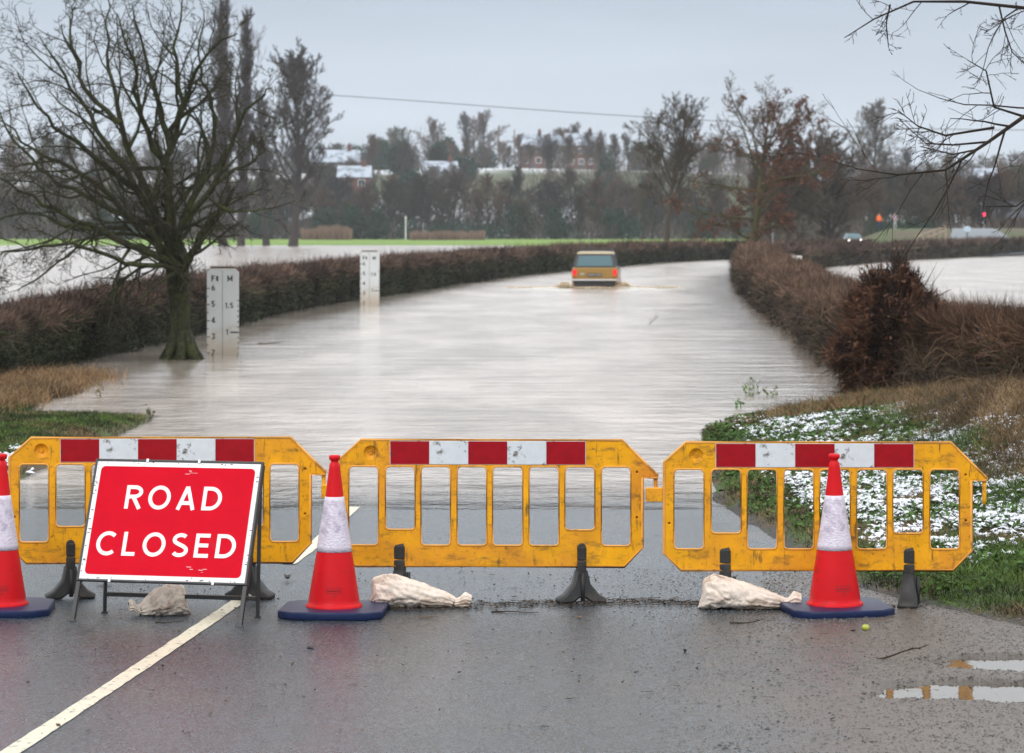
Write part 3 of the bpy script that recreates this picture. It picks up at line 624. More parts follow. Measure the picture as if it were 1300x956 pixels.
# ------------------------------------------------------------------ hedges
def resample(path, step):
    P = np.array(path, float); s = np.concatenate([[0], np.cumsum(np.linalg.norm(np.diff(P, axis=0), axis=1))])
    n = max(3, int(s[-1] / step)); t = np.linspace(0, s[-1], n)
    for _ in range(1): Q = np.stack([np.interp(t, s, P[:, i]) for i in range(2)], -1)
    k = max(1, int(2.5 / step))
    if n > 4 * k:
        pad = np.concatenate([np.repeat(Q[:1], k, 0), Q, np.repeat(Q[-1:], k, 0)]); Q = np.stack([np.convolve(pad[:, i], np.ones(2 * k + 1) / (2 * k + 1), 'valid') for i in range(2)], -1)
    return Q
def hedge(name, path, wd, hfun, n, ctop, cside, label, zb=-.5, seed=0, tl=(.1, .34), tw=(.008, .02), ivy=.25, step=.35, cut=.12, lump=.22, rough_=.8):
    Q = resample(path, step); m = len(Q); T = np.gradient(Q, axis=0); T /= np.linalg.norm(T, axis=1)[:, None]; Nn = np.stack([T[:, 1], -T[:, 0]], -1)
    hs_ = np.array([hfun(x, y) for x, y in Q]); k = 15; u = np.linspace(0, 1, k)
    # cross-section, from the base of one face over the top to the base of the other
    an = math.pi * u; ex = np.cos(an); ez = np.sin(an); ex = np.sign(ex) * np.abs(ex)**.45; ez = ez**.55
    def surf(ii, uu, inset=0.0):
        i0 = np.clip(ii.astype(int), 0, m - 2); f = ii - i0
        q = Q[i0] * (1 - f)[:, None] + Q[i0 + 1] * f[:, None]; nn = Nn[i0]; h = hs_[i0] * (1 - f) + hs_[i0 + 1] * f
        a = math.pi * uu; cx_ = np.sign(np.cos(a)) * np.abs(np.cos(a))**.45; cz = np.abs(np.sin(a))**.55
        s_ = ii * step; lm = 1 + lump * (fbm(s_ * .9 + seed, uu * 5, seed + 3) - .5) * 2 + .5 * lump * (vn(s_ * 4, uu * 16, seed + 8) - .5)
        wv = (wd / 2 - inset) * lm
        edge = np.minimum(ii, m - 1 - ii) * step; en = np.sqrt(np.clip(edge / .8, .03, 1))
        x = q[:, 0] + nn[:, 0] * cx_ * wv * en; y = q[:, 1] + nn[:, 1] * cx_ * wv * en
        z = zb + (h * (.86 + .14 * lm + .26 * (fbm(s_ * .5, 0 * s_, seed + 21) - .5)) - inset - zb) * cz * np.minimum(1, en + .3)
        nrm = np.stack([nn[:, 0] * cx_, nn[:, 1] * cx_, np.sin(a)], -1)
        return np.stack([x, y, z], -1), nrm, z, h
    I, U = np.meshgrid(np.arange(m, dtype=float), u, indexing='ij')
    P, _, zz, hh = surf(I.ravel(), U.ravel(), cut)
    root = empty(name, (Q[0, 0], Q[0, 1], 0), 0, label, 'hedge'); off = np.array((Q[0, 0], Q[0, 1], 0))
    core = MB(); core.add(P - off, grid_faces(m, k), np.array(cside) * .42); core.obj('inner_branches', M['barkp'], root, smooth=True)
    dist = np.maximum(Q[:, 1], 15); wgt = 1 / (dist / 50)**1.35; cw = np.cumsum(wgt); cw /= cw[-1]
    ii = np.interp(rng.random(n), cw, np.arange(m)); uu = rng.random(n)
    uu = np.where(rng.random(n) < .4, .25 + .5 * rng.random(n), uu)
    P, nr, z, h = surf(ii, uu, cut * .8)
    sz = np.clip(P[:, 1] / 50, .8, 4)**.8
    D = nr * .8 + rng.normal(0, rough_, (n, 3)) + np.array((0, 0, .2))
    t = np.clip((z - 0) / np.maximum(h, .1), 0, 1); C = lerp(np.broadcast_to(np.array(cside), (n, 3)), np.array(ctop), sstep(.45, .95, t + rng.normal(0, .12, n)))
    C = C * rng.uniform(.35, 1.8, (n, 1)) * (.4 + 1.15 * sstep(.32, .68, fbm(ii * step * 1.1, uu * 7, seed + 30)))[:, None]
    tg = MB(); tg.blades(P - off, D, rng.uniform(*tl, n) * sz**.5, rng.uniform(*tw, n) * sz, C, rng.normal(0, .18, (n, 3)))
    # long stray shoots off the top
    ns_ = n // 26; ii = np.interp(rng.random(ns_), cw, np.arange(m)); P, nr, z, h = surf(ii, .25 + .5 * rng.random(ns_), .05)
    tg.blades(P - off, rng.normal(0, .3, (ns_, 3)) + (0, 0, 1), rng.uniform(.12, .5, ns_), .009 * np.clip(P[:, 1] / 50, .8, 3), np.array(ctop) * rng.uniform(.5, 1.2, (ns_, 1)), rng.normal(0, .2, (ns_, 3)))
    tg.obj('twigs', M['twig'], root)
    nl_ = int(n * ivy)
    if nl_:
        ii = np.interp(rng.random(nl_), cw, np.arange(m)); uu = rng.random(nl_); kp = fbm(ii * step * .5, uu * 4, seed + 40) > .5; ii = ii[kp]; uu = uu[kp]
        P, nr, z, h = surf(ii, uu, cut * .3); sz = np.clip(P[:, 1] / 50, .8, 4)**.8
        kk = z < h * .8; P = P[kk]; nr = nr[kk]; sz = sz[kk]
        lf = MB(); lf.cards(P - off, rng.uniform(.018, .04, len(P)) * sz, np.array((.04, .055, .02)) * rng.uniform(.4, 1.5, (len(P), 1)), nr + rng.normal(0, .6, (len(P), 3)))
        lf.obj('leaves', M['leaf'], root)
    return root
Lp = [(-9.8, 35.5), (-9.1, 40), (-8.7, 46), (-8.1, 55), (-7.5, 68), (-7.0, 81), (-6.3, 89), (-5.4, 96), (-4.4, 104), (-2.8, 120), (-.6, 137), (2.2, 153), (5.2, 170), (8.6, 186), (13, 202), (20, 217), (29, 226)]
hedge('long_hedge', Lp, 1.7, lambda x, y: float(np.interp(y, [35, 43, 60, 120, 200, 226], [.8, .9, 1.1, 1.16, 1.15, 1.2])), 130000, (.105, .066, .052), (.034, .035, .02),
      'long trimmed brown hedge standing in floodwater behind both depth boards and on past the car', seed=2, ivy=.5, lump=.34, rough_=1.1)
Rp = [(9.4, 37.5), (8.0, 41), (6.9, 44.5), (6.4, 49), (6.9, 56), (7.5, 66), (8.1, 80), (8.9, 92), (9.6, 106), (11.0, 126), (12.6, 145), (14.4, 166)]
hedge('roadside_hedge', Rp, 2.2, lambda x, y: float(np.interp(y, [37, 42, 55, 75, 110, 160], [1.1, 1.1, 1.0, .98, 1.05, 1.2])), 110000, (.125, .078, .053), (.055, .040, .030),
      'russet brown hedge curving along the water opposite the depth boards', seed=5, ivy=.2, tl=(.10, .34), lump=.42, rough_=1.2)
Fp = [(14.5, 152), (19, 172), (24, 190), (31, 212), (40, 236), (52, 262), (70, 292)]
hedge('field_hedge', Fp, 1.6, lambda x, y: float(np.interp(x, [14, 24, 40, 70], [1.1, 1.05, 1.25, 1.3])), 30000, (.085, .055, .045), (.06, .05, .035),
      'far dark hedge running behind the rail fence at the back of the flooded field', seed=8, ivy=.3)
# overgrown hedge across the verge side, with arching brambles
Bp = [(6.1, 44.2), (6.6, 40.4), (7.3, 38), (8.7, 36.2), (11.5, 34.4)]
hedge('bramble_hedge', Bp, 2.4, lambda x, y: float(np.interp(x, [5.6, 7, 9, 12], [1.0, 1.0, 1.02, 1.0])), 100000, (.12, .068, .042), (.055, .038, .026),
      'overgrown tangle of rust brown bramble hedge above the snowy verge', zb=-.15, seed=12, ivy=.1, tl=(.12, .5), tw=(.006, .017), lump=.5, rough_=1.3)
# the tall dark bush on it
def bush():
    c = PX(1140, 420, 41.2); c[2] = 0; root = empty('bramble_bush', c, 0, 'tall dark thorny bush with rusty leaf clusters rising above the roadside hedge', 'bush')
    core = MB(); n1_, n2_ = 24, 16; th, ph = np.meshgrid(np.linspace(0, 2 * math.pi, n1_), np.linspace(0, math.pi, n2_))
    def rad(t, p): return 1 + .6 * (fbm(t * 1.6 + 5, p * 2.4, 77) - .5) * 2
    def sf(t, p, k): 
        r_ = rad(np.cos(t) * 2 + 3, p) * k
        return np.stack([np.cos(t) * np.sin(p) * .95 * r_ * (1.0 - .25 * np.cos(p)), np.sin(t) * np.sin(p) * .9 * r_, .62 + np.cos(p) * 1.12 * r_], -1)
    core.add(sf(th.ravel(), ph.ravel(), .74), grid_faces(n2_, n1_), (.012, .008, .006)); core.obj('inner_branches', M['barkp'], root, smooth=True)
    n = 34000; t = rng.uniform(0, 6.283, n); p = np.arccos(rng.uniform(-1, 1, n)); P = sf(t, p, rng.uniform(.68, 1.0, n)); ctr = np.array((0, 0, .6)); D = (P - ctr) * .8 + rng.normal(0, .55, (n, 3)) + (0, 0, .3)
    cl = fbm(P[:, 0] * 5, P[:, 2] * 5 + P[:, 1] * 3, 91)
    C = lerp(np.broadcast_to(np.array((.025, .015, .011)), (n, 3)), np.array((.12, .058, .034)), sstep(.45, .62, cl + rng.normal(0, .05, n))) * rng.uniform(.5, 1.5, (n, 1))
    b = MB(); b.blades(P, D, rng.uniform(.08, .26, n) * np.where(rng.random(n) < .04, 2.2, 1), rng.uniform(.008, .02, n), C, rng.normal(0, .15, (n, 3))); b.obj('twigs', M['twig'], root)
    e = P[(rng.random(n) < .35) & (cl > .5)]; e = e * 1.08 + rng.normal(0, .03, e.shape)
    lf = MB(); lf.cards(e, rng.uniform(.018, .045, len(e)), np.array((.10, .048, .028)) * rng.uniform(.4, 1.7, (len(e), 1))); lf.obj('leaves', M['leaf'], root)
bush()
# pale bare stems arching through the bramble hedge
b = MB()
for i in range(110):
    t_ = rng.random(); x0, y0 = (np.interp(t_, [0, .35, .7, 1], [5.35, 5.7, 6.6, 9.4]), np.interp(t_, [0, .35, .7, 1], [45, 40.2, 36.9, 34.6])) if i % 3 else (np.interp(t_, [0, 1], [5.3, 6.9]), np.interp(t_, [0, 1], [48, 72])); z0 = rng.uniform(.0, .95)
    d = np.array((rng.normal(), -.3, .6 + rng.random())); P = [np.array((x0, y0, z0))]
    for k in range(6): d = d + rng.normal(0, .25, 3) - (0, 0, .32); d /= np.linalg.norm(d); P.append(P[-1] + d * rng.uniform(.12, .22))
    P = np.array(P); P = P[:1] + (P - P[:1]) * rng.uniform(.35, .75); b.tube(P, np.linspace(.008, .003, 7), 4, np.array((.16, .105, .065)) * rng.uniform(.4, 1.25))
tag(b.obj('bramble_stems', M['barkp']), 'pale dry bramble stems arching out of the hedges by the snowy verge', 'stems', kind='stuff')

# ------------------------------------------------------------------ grass, snow, waterside weeds
def scatter(n, x0, x1, y0, y1, dens):
    x = rng.uniform(x0, x1, n); y = rng.uniform(y0, y1, n); k = rng.random(n) < dens(x, y); x = x[k]; y = y[k]; return x, y, height(x, y)
def grass(name, x, y, z, L, W, cols, label, lean=.45):
    n = len(x); D = rng.normal(0, lean, (n, 3)); D[:, 2] = 1
    b = MB(); b.blades(np.stack([x, y, z - .01], -1), D, L, W, cols, rng.normal(0, .35, (n, 3)) * (1, 1, .3)); return tag(b.obj(name, M['leaf']), label, 'grass', kind='stuff')
def gcol(x, y, brown, s):
    n = len(x); t = sstep(.42, .58, fbm(x * 1.7, y * 1.7, s) + brown + rng.normal(0, .05, n))
    C = lerp(np.broadcast_to(np.array((.052, .088, .017)), (n, 3)), np.array((.15, .10, .052)), t); return C * rng.uniform(.3, 1.7, (n, 1)) * (.4 + 1.2 * sstep(.3, .7, fbm(x * 3, y * 3, s + 5)))[:, None]
def fr(x, y, pad=.25): return (np.abs(x) < (.1806 * y + pad + .4))
def dverge(x, y):
    d = x - vx(y) - .15 * (fbm(x * 2, y * 2, 6) - .5); o = sstep(-.05, .22, d) * fr(x, y)
    return o * np.where(height(x, y) > WZ - .03, 1, .05)
x, y, z = scatter(330000, 1.6, 7.5, 16, 38, dverge)
br = -.07 + .30 * sstep(1.9, 2.9, x - vx(y)) + .2 * sstep(28, 36, y) - .04
L = rng.uniform(.03, .085, len(x)) * (1 + 2.0 * sstep(1.6, 2.8, x - vx(y)) * rng.random(len(x))) * (1 + .9 * (fbm(x * 3, y * 3, 15) - .4)) * (1 - .35 * sstep(2.0, 1.4, x - vx(y)) * sstep(19.5, 21, y))
grass('verge_grass', x, y, z, L, rng.uniform(.004, .009, len(x)), gcol(x, y, br, 61), 'green and straw-coloured grass of the snowy verge behind the barrier')
# broad weed leaves among the grass
x, y, z = scatter(26000, 1.6, 6, 17.3, 36, lambda x, y: dverge(x, y) * (fbm(x * 1.5, y * 1.5, 19) > .42) * (1 - .9 * sstep(1.9, 2.6, x - vx(y))))
b = MB(); n = len(x); b.cards(np.stack([x, y, z + rng.uniform(.01, .06, n)], -1), rng.uniform(.012, .035, n), np.array((.05, .10, .02)) * rng.uniform(.5, 1.6, (n, 1)), rng.normal(0, .5, (n, 3)) + (0, 0, 1))
tag(b.obj('verge_weeds', M['leaf']), 'low broad-leaved weeds scattered through the snowy verge', 'weeds', kind='stuff')
# snow lying in scraps on the verge
M['snow'] = mat('melting_snow', (.74, .77, .82), .65, nscale=40, namt=.05, bump=.004, bscale=70)
def dsnow(x, y):
    d = x - vx(y); c = fbm(x * 1.1, y * .8, 71); f = fbm(x * 6, y * 6, 73)
    zone = sstep(.35, .9, d) * sstep(18.9, 20.3, y + .6 * (c - .5) - .15 * (x - 2)) * (1 - sstep(33, 36, y)) * (1 - .78 * sstep(2.3, 3.0, d)) * fr(x, y)
    return zone * sstep(.42, .51, c * .35 + f * .65) * (.5 + .5 * sstep(.35, .6, c))
x, y, z = scatter(140000, 1.8, 7.5, 18.5, 36, dsnow)
def snow_obj(x, y, z, name, label, lo=.005, hi=.030):
    n = len(x); k = 7; a = np.arange(k) * 2 * math.pi / k; r_ = rng.uniform(lo, hi, n)
    rr = r_[:, None] * rng.uniform(.45, 1.35, (n, k)); th = rng.uniform(0, 6.28, n)[:, None] + a; st = rng.uniform(.6, 1.7, n)[:, None]
    hx = rng.uniform(.004, .040, n) + z
    ring = np.stack([x[:, None] + rr * np.cos(th) * st, y[:, None] + rr * np.sin(th), hx[:, None] + rng.normal(0, .006, (n, k)) - r_[:, None] * .25], -1)
    ctr = np.stack([x, y, hx + r_ * .35], -1)[:, None]; V = np.concatenate([ring, ctr], 1).reshape(-1, 3)
    bi = np.arange(n)[:, None, None] * (k + 1); j = np.arange(k); tri = np.stack([j, (j + 1) % k, np.full(k, k)], -1)[None]
    b = MB(); b.add(V, (bi + tri).reshape(-1, 3)); return tag(b.obj(name, M['snow'], smooth=True), label, 'snow', kind='stuff')
snow_obj(x, y, z, 'verge_snow', 'scraps of melting snow lying on the grass verge behind the barrier')
x, y, z = scatter(5200, 3.4, 7.5, 22, 39, lambda x, y: sstep(1.9, 2.8, x - vx(y)) * fr(x, y) * sstep(.38, .55, fbm(x * 1.8, y * 1.8, 101)))
n = len(x); D = rng.normal(0, .55, (n, 3)); D[:, 2] = 1; b = MB(); b.blades(np.stack([x, y, z], -1), D, rng.uniform(.12, .42, n), rng.uniform(.006, .012, n), np.array((.12, .075, .042)) * rng.uniform(.25, 1.7, (n, 1)), rng.normal(0, .3, (n, 3)) - (0, 0, .15))
tag(b.obj('bank_stalks', M['twig']), 'dark dead stalks and bramble shoots over the brown bank below the hedge', 'stalks', kind='stuff')
# spit on the other side
def dspit(x, y):
    dl = (cx(y) - 3.35) - x; h = height(x, y); return sstep(.1, .5, dl + .5 * (fbm(x * 2, y * 2, 8) - .5)) * np.where(h > WZ - .015, 1, .12 * (h > WZ - .05)) * (np.abs(x) < .1806 * y + .4)
x, y, z = scatter(170000, -9.5, -3.8, 23, 45, dspit)
brn = -.12 + .45 * sstep(37.5, 40.5, y + (-x - 6) * .5)
L = rng.uniform(.03, .09, len(x)) * (1 + 1.6 * sstep(.1, .4, brn))
grass('spit_grass', x, y, z, L, rng.uniform(.006, .012, len(x)), gcol(x, y, brn, 63), 'short green grass of the low spit running into the floodwater')
x, y, z = scatter(7000, -6.2, -4.3, 25, 29.5, lambda x, y: dspit(x, y) * sstep(.42, .55, fbm(x * 3, y * 3, 79)) * (x < -.172 * y + .15))
snow_obj(x, y, z, 'spit_snow', 'small scraps of snow on the green spit beside the cone', .012, .035)
# brown dead grass at the foot of the long hedge
x, y, z = scatter(26000, -9.5, -6.0, 33, 46, lambda x, y: (np.abs(x) < .1806 * y + .5) * sstep(-.3, .3, -(x + 6.35 + (46 - y) * .02) + .5 * (fbm(x * 2, y * 2, 4) - .5)))
grass('dead_grass', x, y, np.maximum(z, WZ), rng.uniform(.08, .28, len(x)), rng.uniform(.007, .014, len(x)), np.array((.24, .15, .075)) * rng.uniform(.35, 1.4, (len(x), 1)), 'dead straw-brown grass at the foot of the long hedge', .5)
# drowned growth in front of the bramble hedge
def ddrown(x, y): return (fbm(x * 1.4, y * 1.4, 29) > .40) * sstep(0, .8, x - (2.6 + .35 * (y - 34))) * (x < 7.6)
x, y, z = scatter(42000, 2.6, 7.6, 33, 43, ddrown)
C = np.array((.20, .12, .06)) * rng.uniform(.3, 1.4, (len(x), 1)); gm = rng.random(len(x)) < .18; C[gm] = np.array((.08, .12, .025)) * rng.uniform(.5, 1.3, (gm.sum(), 1))
grass('drowned_growth', x, y, np.maximum(z, WZ - .02), rng.uniform(.05, .24, len(x)), rng.uniform(.006, .013, len(x)), C, 'brown half-drowned stalks and brambles at the water edge below the hedge', .7)
def plant(name, px, py, H, n, col, label, grp=None, wd=.12):
    y = (CAMZ - WZ) * F / (py - 287); x = (px - 650) * y / F; b = MB()
    for k in range(max(3, n // 8)):
        p = np.array((rng.normal(0, wd), rng.normal(0, wd), -.02)); d = np.array((rng.normal(0, .25), rng.normal(0, .2), 1)); P = [p]
        for s_ in range(4): d = d + rng.normal(0, .12, 3); P.append(P[-1] + d / np.linalg.norm(d) * H * rng.uniform(.15, .3))
        b.tube(P, np.linspace(.005, .0025, 5), 4, np.array(col) * .7)
        Q = np.array(P)[1:]; Q = np.repeat(Q, 3, 0) + rng.normal(0, .03, (12, 3)); b.cards(Q, rng.uniform(.012, .03, 12), np.array(col) * rng.uniform(.6, 1.5, (12, 1)))
    return tag(b.obj(name, M['leaf'], None), label, 'plant', grp), b, (x, y, WZ)
for px, py, H, n, col, lab, wd, grp in ((945, 503, .2, 24, (.09, .15, .03), 'leafy green weed poking from the water below the curving hedge', .05, 'weeds below the curving hedge'), (962, 500, .24, 30, (.09, .15, .03), 'leafy green weed poking from the water below the curving hedge', .06, 'weeds below the curving hedge'),
                               (978, 504, .18, 24, (.09, .14, .03), 'leafy green weed poking from the water below the curving hedge', .05, 'weeds below the curving hedge'), (935, 518, .12, 24, (.07, .2, .03), 'tiny bright green sprig alone in the shallows', .03, None),
                               (912, 556, .2, 48, (.08, .13, .03), 'leafy clump at the road edge where the verge goes under', .07, None), (128, 505, .30, 24, (.16, .12, .05), 'thin dry stalk standing in the shallows off the green spit', .02, None),
                               (188, 535, .2, 24, (.1, .1, .04), 'small dry weed at the tip of the green spit', .03, None)):
    o, b, loc = plant('waterside_weed', px, py, H, n, col, lab, grp, wd); o.location = loc
def twig(px, py, Lx, label, zg=WZ, up=.25, r=.006, col=(.05, .035, .025), name='twig', n=4):
    y = (CAMZ - zg) * F / (py - 287); x = (px - 650) * y / F; b = MB(); P = [np.array((-Lx / 2, 0, .0))]; d = np.array((1, rng.normal(0, .3), up))
    for k in range(6): d = d + rng.normal(0, .15, 3) * (1, 1, .6); d /= np.linalg.norm(d); P.append(P[-1] + d * Lx / 6)
    P = np.array(P); P[:, 2] = np.abs(P[:, 2]) + r * .6; b.tube(P, np.linspace(r, r * .4, 7), 5, col)
    for k in range(n):
        i = random.randrange(1, 6); q = P[i]; e = q + np.array((rng.normal(0, .3), rng.normal(0, .3), abs(rng.normal(0, .3)) * up * 2)) * Lx * .5; b.tube([q, (q + e) / 2 + rng.normal(0, .01, 3), e], [r * .6, r * .4, r * .2], 4, col)
    o = b.obj(name, M['barkp']); o.location = (x, y, zg); return tag(o, label, 'twig')
twig(833, 412, .35, 'forked bare twig sticking out of the open floodwater', up=1.2, r=.008)
twig(1040, 455, .4, 'thin bent stem leaning out of the water beside the curving hedge', up=1.6, r=.006)
twig(1020, 445, .5, 'bare branch lying on the water near the curving hedge', up=.6, r=.007)
twig(345, 437, .6, 'drifting dead stick beside the near depth board', up=.05, r=.012, col=(.10, .06, .035))

# ------------------------------------------------------------------ lettering drawn as strokes
def arc(cx0, cy0, rx, ry, a0, a1, n=14): return [(cx0 + rx * math.cos(R(a0 + (a1 - a0) * i / n)), cy0 + ry * math.sin(R(a0 + (a1 - a0) * i / n))) for i in range(n + 1)]
def glyph(ch, w):
    h = w / 2
    G = {'R': (.64, [[(h, 0), (h, 1)], [(h, 1 - h)] + arc(.32, .5 + .25 - h / 2 + .01, .25, .25 - h / 2 - .01, 90, -90) + [(h, .51)], [(.30, .51), (.58, 0)]]),
         'O': (.86, [arc(.43, .5, .43 - h, .51 - h, 0, 360, 30)]), 'A': (.74, [[(h * 1.05, 0), (.37, 1 - h * .2)], [(.37, 1 - h * .2), (.74 - h * 1.05, 0)], [(.17, .29), (.57, .29)]]),
         'D': (.74, [[(h, 0), (h, 1)], [(h, 1 - h)] + arc(.30, .5, .44 - h, .5 - h, 90, -90, 18) + [(h, h)]]), 'C': (.76, [arc(.43, .5, .43 - h, .51 - h, 48, 312, 24)]),
         'L': (.52, [[(h, 1), (h, 0)], [(h, h), (.50, h)]]), 'E': (.56, [[(h, 0), (h, 1)], [(h, h), (.54, h)], [(h, .51), (.50, .51)], [(h, 1 - h), (.54, 1 - h)]]),
         'S': (.62, [arc(.31, .73, .23, .27 - h, 40, 210, 12) + [(.2, .57), (.42, .46)] + arc(.31, .28, .24, .28 - h, 30, -150, 12)]),
         'F': (.54, [[(h, 0), (h, 1)], [(h, .51), (.46, .51)], [(h, 1 - h), (.54, 1 - h)]]), 't': (.42, [[(.2, .95), (.2, .2)] + arc(.34, .2, .14, .2 - h, 180, 280, 6), [(.0, .68), (.42, .68)]]),
         'M': (.86, [[(h, 0), (h, 1)], [(h, 1 - h), (.43, .2)], [(.43, .2), (.86 - h, 1 - h)], [(.86 - h, 0), (.86 - h, 1)]]),
         '6': (.6, [arc(.3, .31, .3 - h, .31 - h, 0, 360, 22), arc(.52, .34, .52 - h, .66 - h, 178, 105, 8)]), '5': (.6, [[(.52, 1 - h), (.13, 1 - h), (.1, .56)] + arc(.27, .33, .3 - h, .33 - h, 115, -150, 16)]),
         '4': (.62, [[(.42, 0), (.42, 1)], [(.42, .95), (.06, .3)], [(.03, .27), (.62, .27)]]), '3': (.58, [arc(.27, .75, .22, .25 - h, 150, -90, 12), arc(.27, .27, .27 - h / 2, .27 - h, 90, -150, 14)]),
         '2': (.58, [arc(.28, .72, .28 - h, .28 - h, 165, -30, 12) + [(.06, h)], [(.02, h), (.58, h)]]), '1': (.34, [[(.24, 0), (.24, 1)], [(.24, .93), (.05, .76)]]), '.': (.2, [[(.1, 0), (.1, w)]])}
    return G[ch]
def text_mb(b, s, H, x0, z0, w=.18, gap=.2, y=0, width=None, bold=1):
    adv = sum(glyph(c, w)[0] for c in s) + gap * (len(s) - 1); k = H if width is None else width / adv
    x = 0; dep = 0
    for c in s:
        a, strokes = glyph(c, w)
        for st in strokes:
            P = np.array([(x0 + (x + p) * k, z0 + q * H) for p, q in st]); ww = w * H * bold / 2; n = len(P); closed = np.allclose(P[0], P[-1])
            T = np.diff(P, axis=0); T /= np.linalg.norm(T, axis=1)[:, None] + 1e-12; Nn = np.stack([-T[:, 1], T[:, 0]], -1)
            A = np.zeros_like(P)
            for i in range(n):
                na = Nn[i - 1] if i > 0 else (Nn[-1] if closed else Nn[0]); nb = Nn[i] if i < n - 1 else (Nn[0] if closed else Nn[-1])
                m_ = na + nb; m_ /= np.linalg.norm(m_) + 1e-12; A[i] = m_ / max(.5, float(np.dot(m_, nb)))
            dep += .00022; V = np.concatenate([P + A * ww, P - A * ww]); V3 = np.stack([V[:, 0], np.full(2 * n, y - dep), V[:, 1]], -1)
            i = np.arange(n - 1); b.add(V3, np.stack([i, i + n, i + n + 1, i + 1], -1))
        x += a + gap

def curve_mesh(polys, thick, bev, rim=None, res=1):
    """flat outline with holes (x, z) -> solid panel standing in the XZ plane, rounded edges"""
    cu = bpy.data.curves.new('tmp', 'CURVE'); cu.dimensions = '2D'; cu.fill_mode = 'BOTH'; cu.extrude = thick / 2 - bev; cu.bevel_depth = bev; cu.bevel_resolution = res; cu.offset = -bev
    for P in polys:
        sp = cu.splines.new('POLY'); sp.points.add(len(P) - 1); sp.use_cyclic_u = True
        for i, (a, c) in enumerate(P): sp.points[i].co = (a, c, 0, 1)
    o = bpy.data.objects.new('tmp', cu); COL.objects.link(o); dg = bpy.context.evaluated_depsgraph_get(); me = bpy.data.meshes.new_from_object(o.evaluated_get(dg))
    bpy.data.objects.remove(o); bpy.data.curves.remove(cu)
    me.transform(Matrix.Rotation(R(90), 4, 'X')); return me
def rrect(x0, z0, x1, z1, r, n=5):
    out = []
    for (cx0, cz0, a0) in ((x1 - r, z0 + r, -90), (x1 - r, z1 - r, 0), (x0 + r, z1 - r, 90), (x0 + r, z0 + r, 180)):
        for i in range(n + 1): a = R(a0 + 90 * i / n); out.append((cx0 + r * math.cos(a), cz0 + r * math.sin(a)))
    return out
def join_mb(me, b):          # append MB geometry to an existing mesh
    bm = bmesh.new(); bm.from_mesh(me)
    V = np.concatenate(b.v); vs = [bm.verts.new(v) for v in V]
    for f in b.f:
        for q in f:
            try: bm.faces.new([vs[i] for i in q])
            except ValueError: pass
    bm.normal_update(); bm.to_mesh(me); bm.free(); return me

# ------------------------------------------------------------------ barriers
def plastic_yellow():
    m = mat('weathered_yellow_plastic', (.83, .385, .008), .45, nscale=5, namt=.16, spec=.22, bump=.0015, bscale=30)
    t = m.node_tree; N = t.nodes; L = t.links; b = N['Principled BSDF']; src = b.inputs['Base Color'].links[0].from_socket
    co = N.new('ShaderNodeTexCoord').outputs['Object']; oi = N.new('ShaderNodeObjectInfo')
    ad = N.new('ShaderNodeVectorMath'); L.new(co, ad.inputs[0]); vm = N.new('ShaderNodeVectorMath'); vm.operation = 'SCALE'; L.new(oi.outputs['Location'], vm.inputs[0]); vm.inputs['Scale'].default_value = 3.1; L.new(vm.outputs[0], ad.inputs[1])
    def layer(cur, scale, st, lo, hi, col, amt, ro=.7):
        q = N.new('ShaderNodeMapping'); q.inputs['Scale'].default_value = st; L.new(ad.outputs[0], q.inputs[0])
        n = N.new('ShaderNodeTexNoise'); n.inputs['Scale'].default_value = scale; n.inputs['Detail'].default_value = 9; n.inputs['Roughness'].default_value = ro; L.new(q.outputs[0], n.inputs['Vector'])
        r = N.new('ShaderNodeMapRange'); L.new(n.outputs[0], r.inputs[0]); r.inputs['From Min'].default_value = lo; r.inputs['From Max'].default_value = hi; r.inputs['To Max'].default_value = amt
        x = N.new('ShaderNodeMix'); x.data_type = 'RGBA'; L.new(r.outputs[0], x.inputs['Factor']); L.new(cur, x.inputs['A']); x.inputs['B'].default_value = (*col, 1); return x.outputs['Result']
    c = layer(src, 2.2, (1, 1, 1), .45, .68, (.64, .23, .035), .75, .6)      # faded orange
    c = layer(c, 7, (1, 1, 2.4), .53, .70, (.15, .08, .03), .85)        # grime
    c = layer(c, 38, (1, 1, 1), .57, .68, (.09, .05, .025), .75)         # specks
    c = layer(c, 9, (2.8, 1, .5), .58, .68, (.07, .045, .025), .8)        # scuffs
    L.new(c, b.inputs['Base Color']); return m
M['yellow'] = plastic_yellow()
M['fade'] = mat('sun_faded_orange_plastic', (.76, .36, .075), .5, nscale=8, namt=.15, spec=.2, dirt=(.17, .09, .04), dscale=11, dlo=.55, dhi=.70)
M['redfilm'] = mat('red_reflective_film', (.33, .003, .010), .4, nscale=25, namt=.12, dirt=(.12, .03, .02), dscale=16, dlo=.6, dhi=.72, spec=.2)
M['whitefilm'] = mat('white_reflective_film', (.66, .70, .74), .4, nscale=25, namt=.05, dirt=(.10, .085, .07), dscale=13, dlo=.57, dhi=.66, spec=.4)
S3 = 552.4
def B(zx, zy): return ((zx - 60) / S3, (632 - zy) / S3)
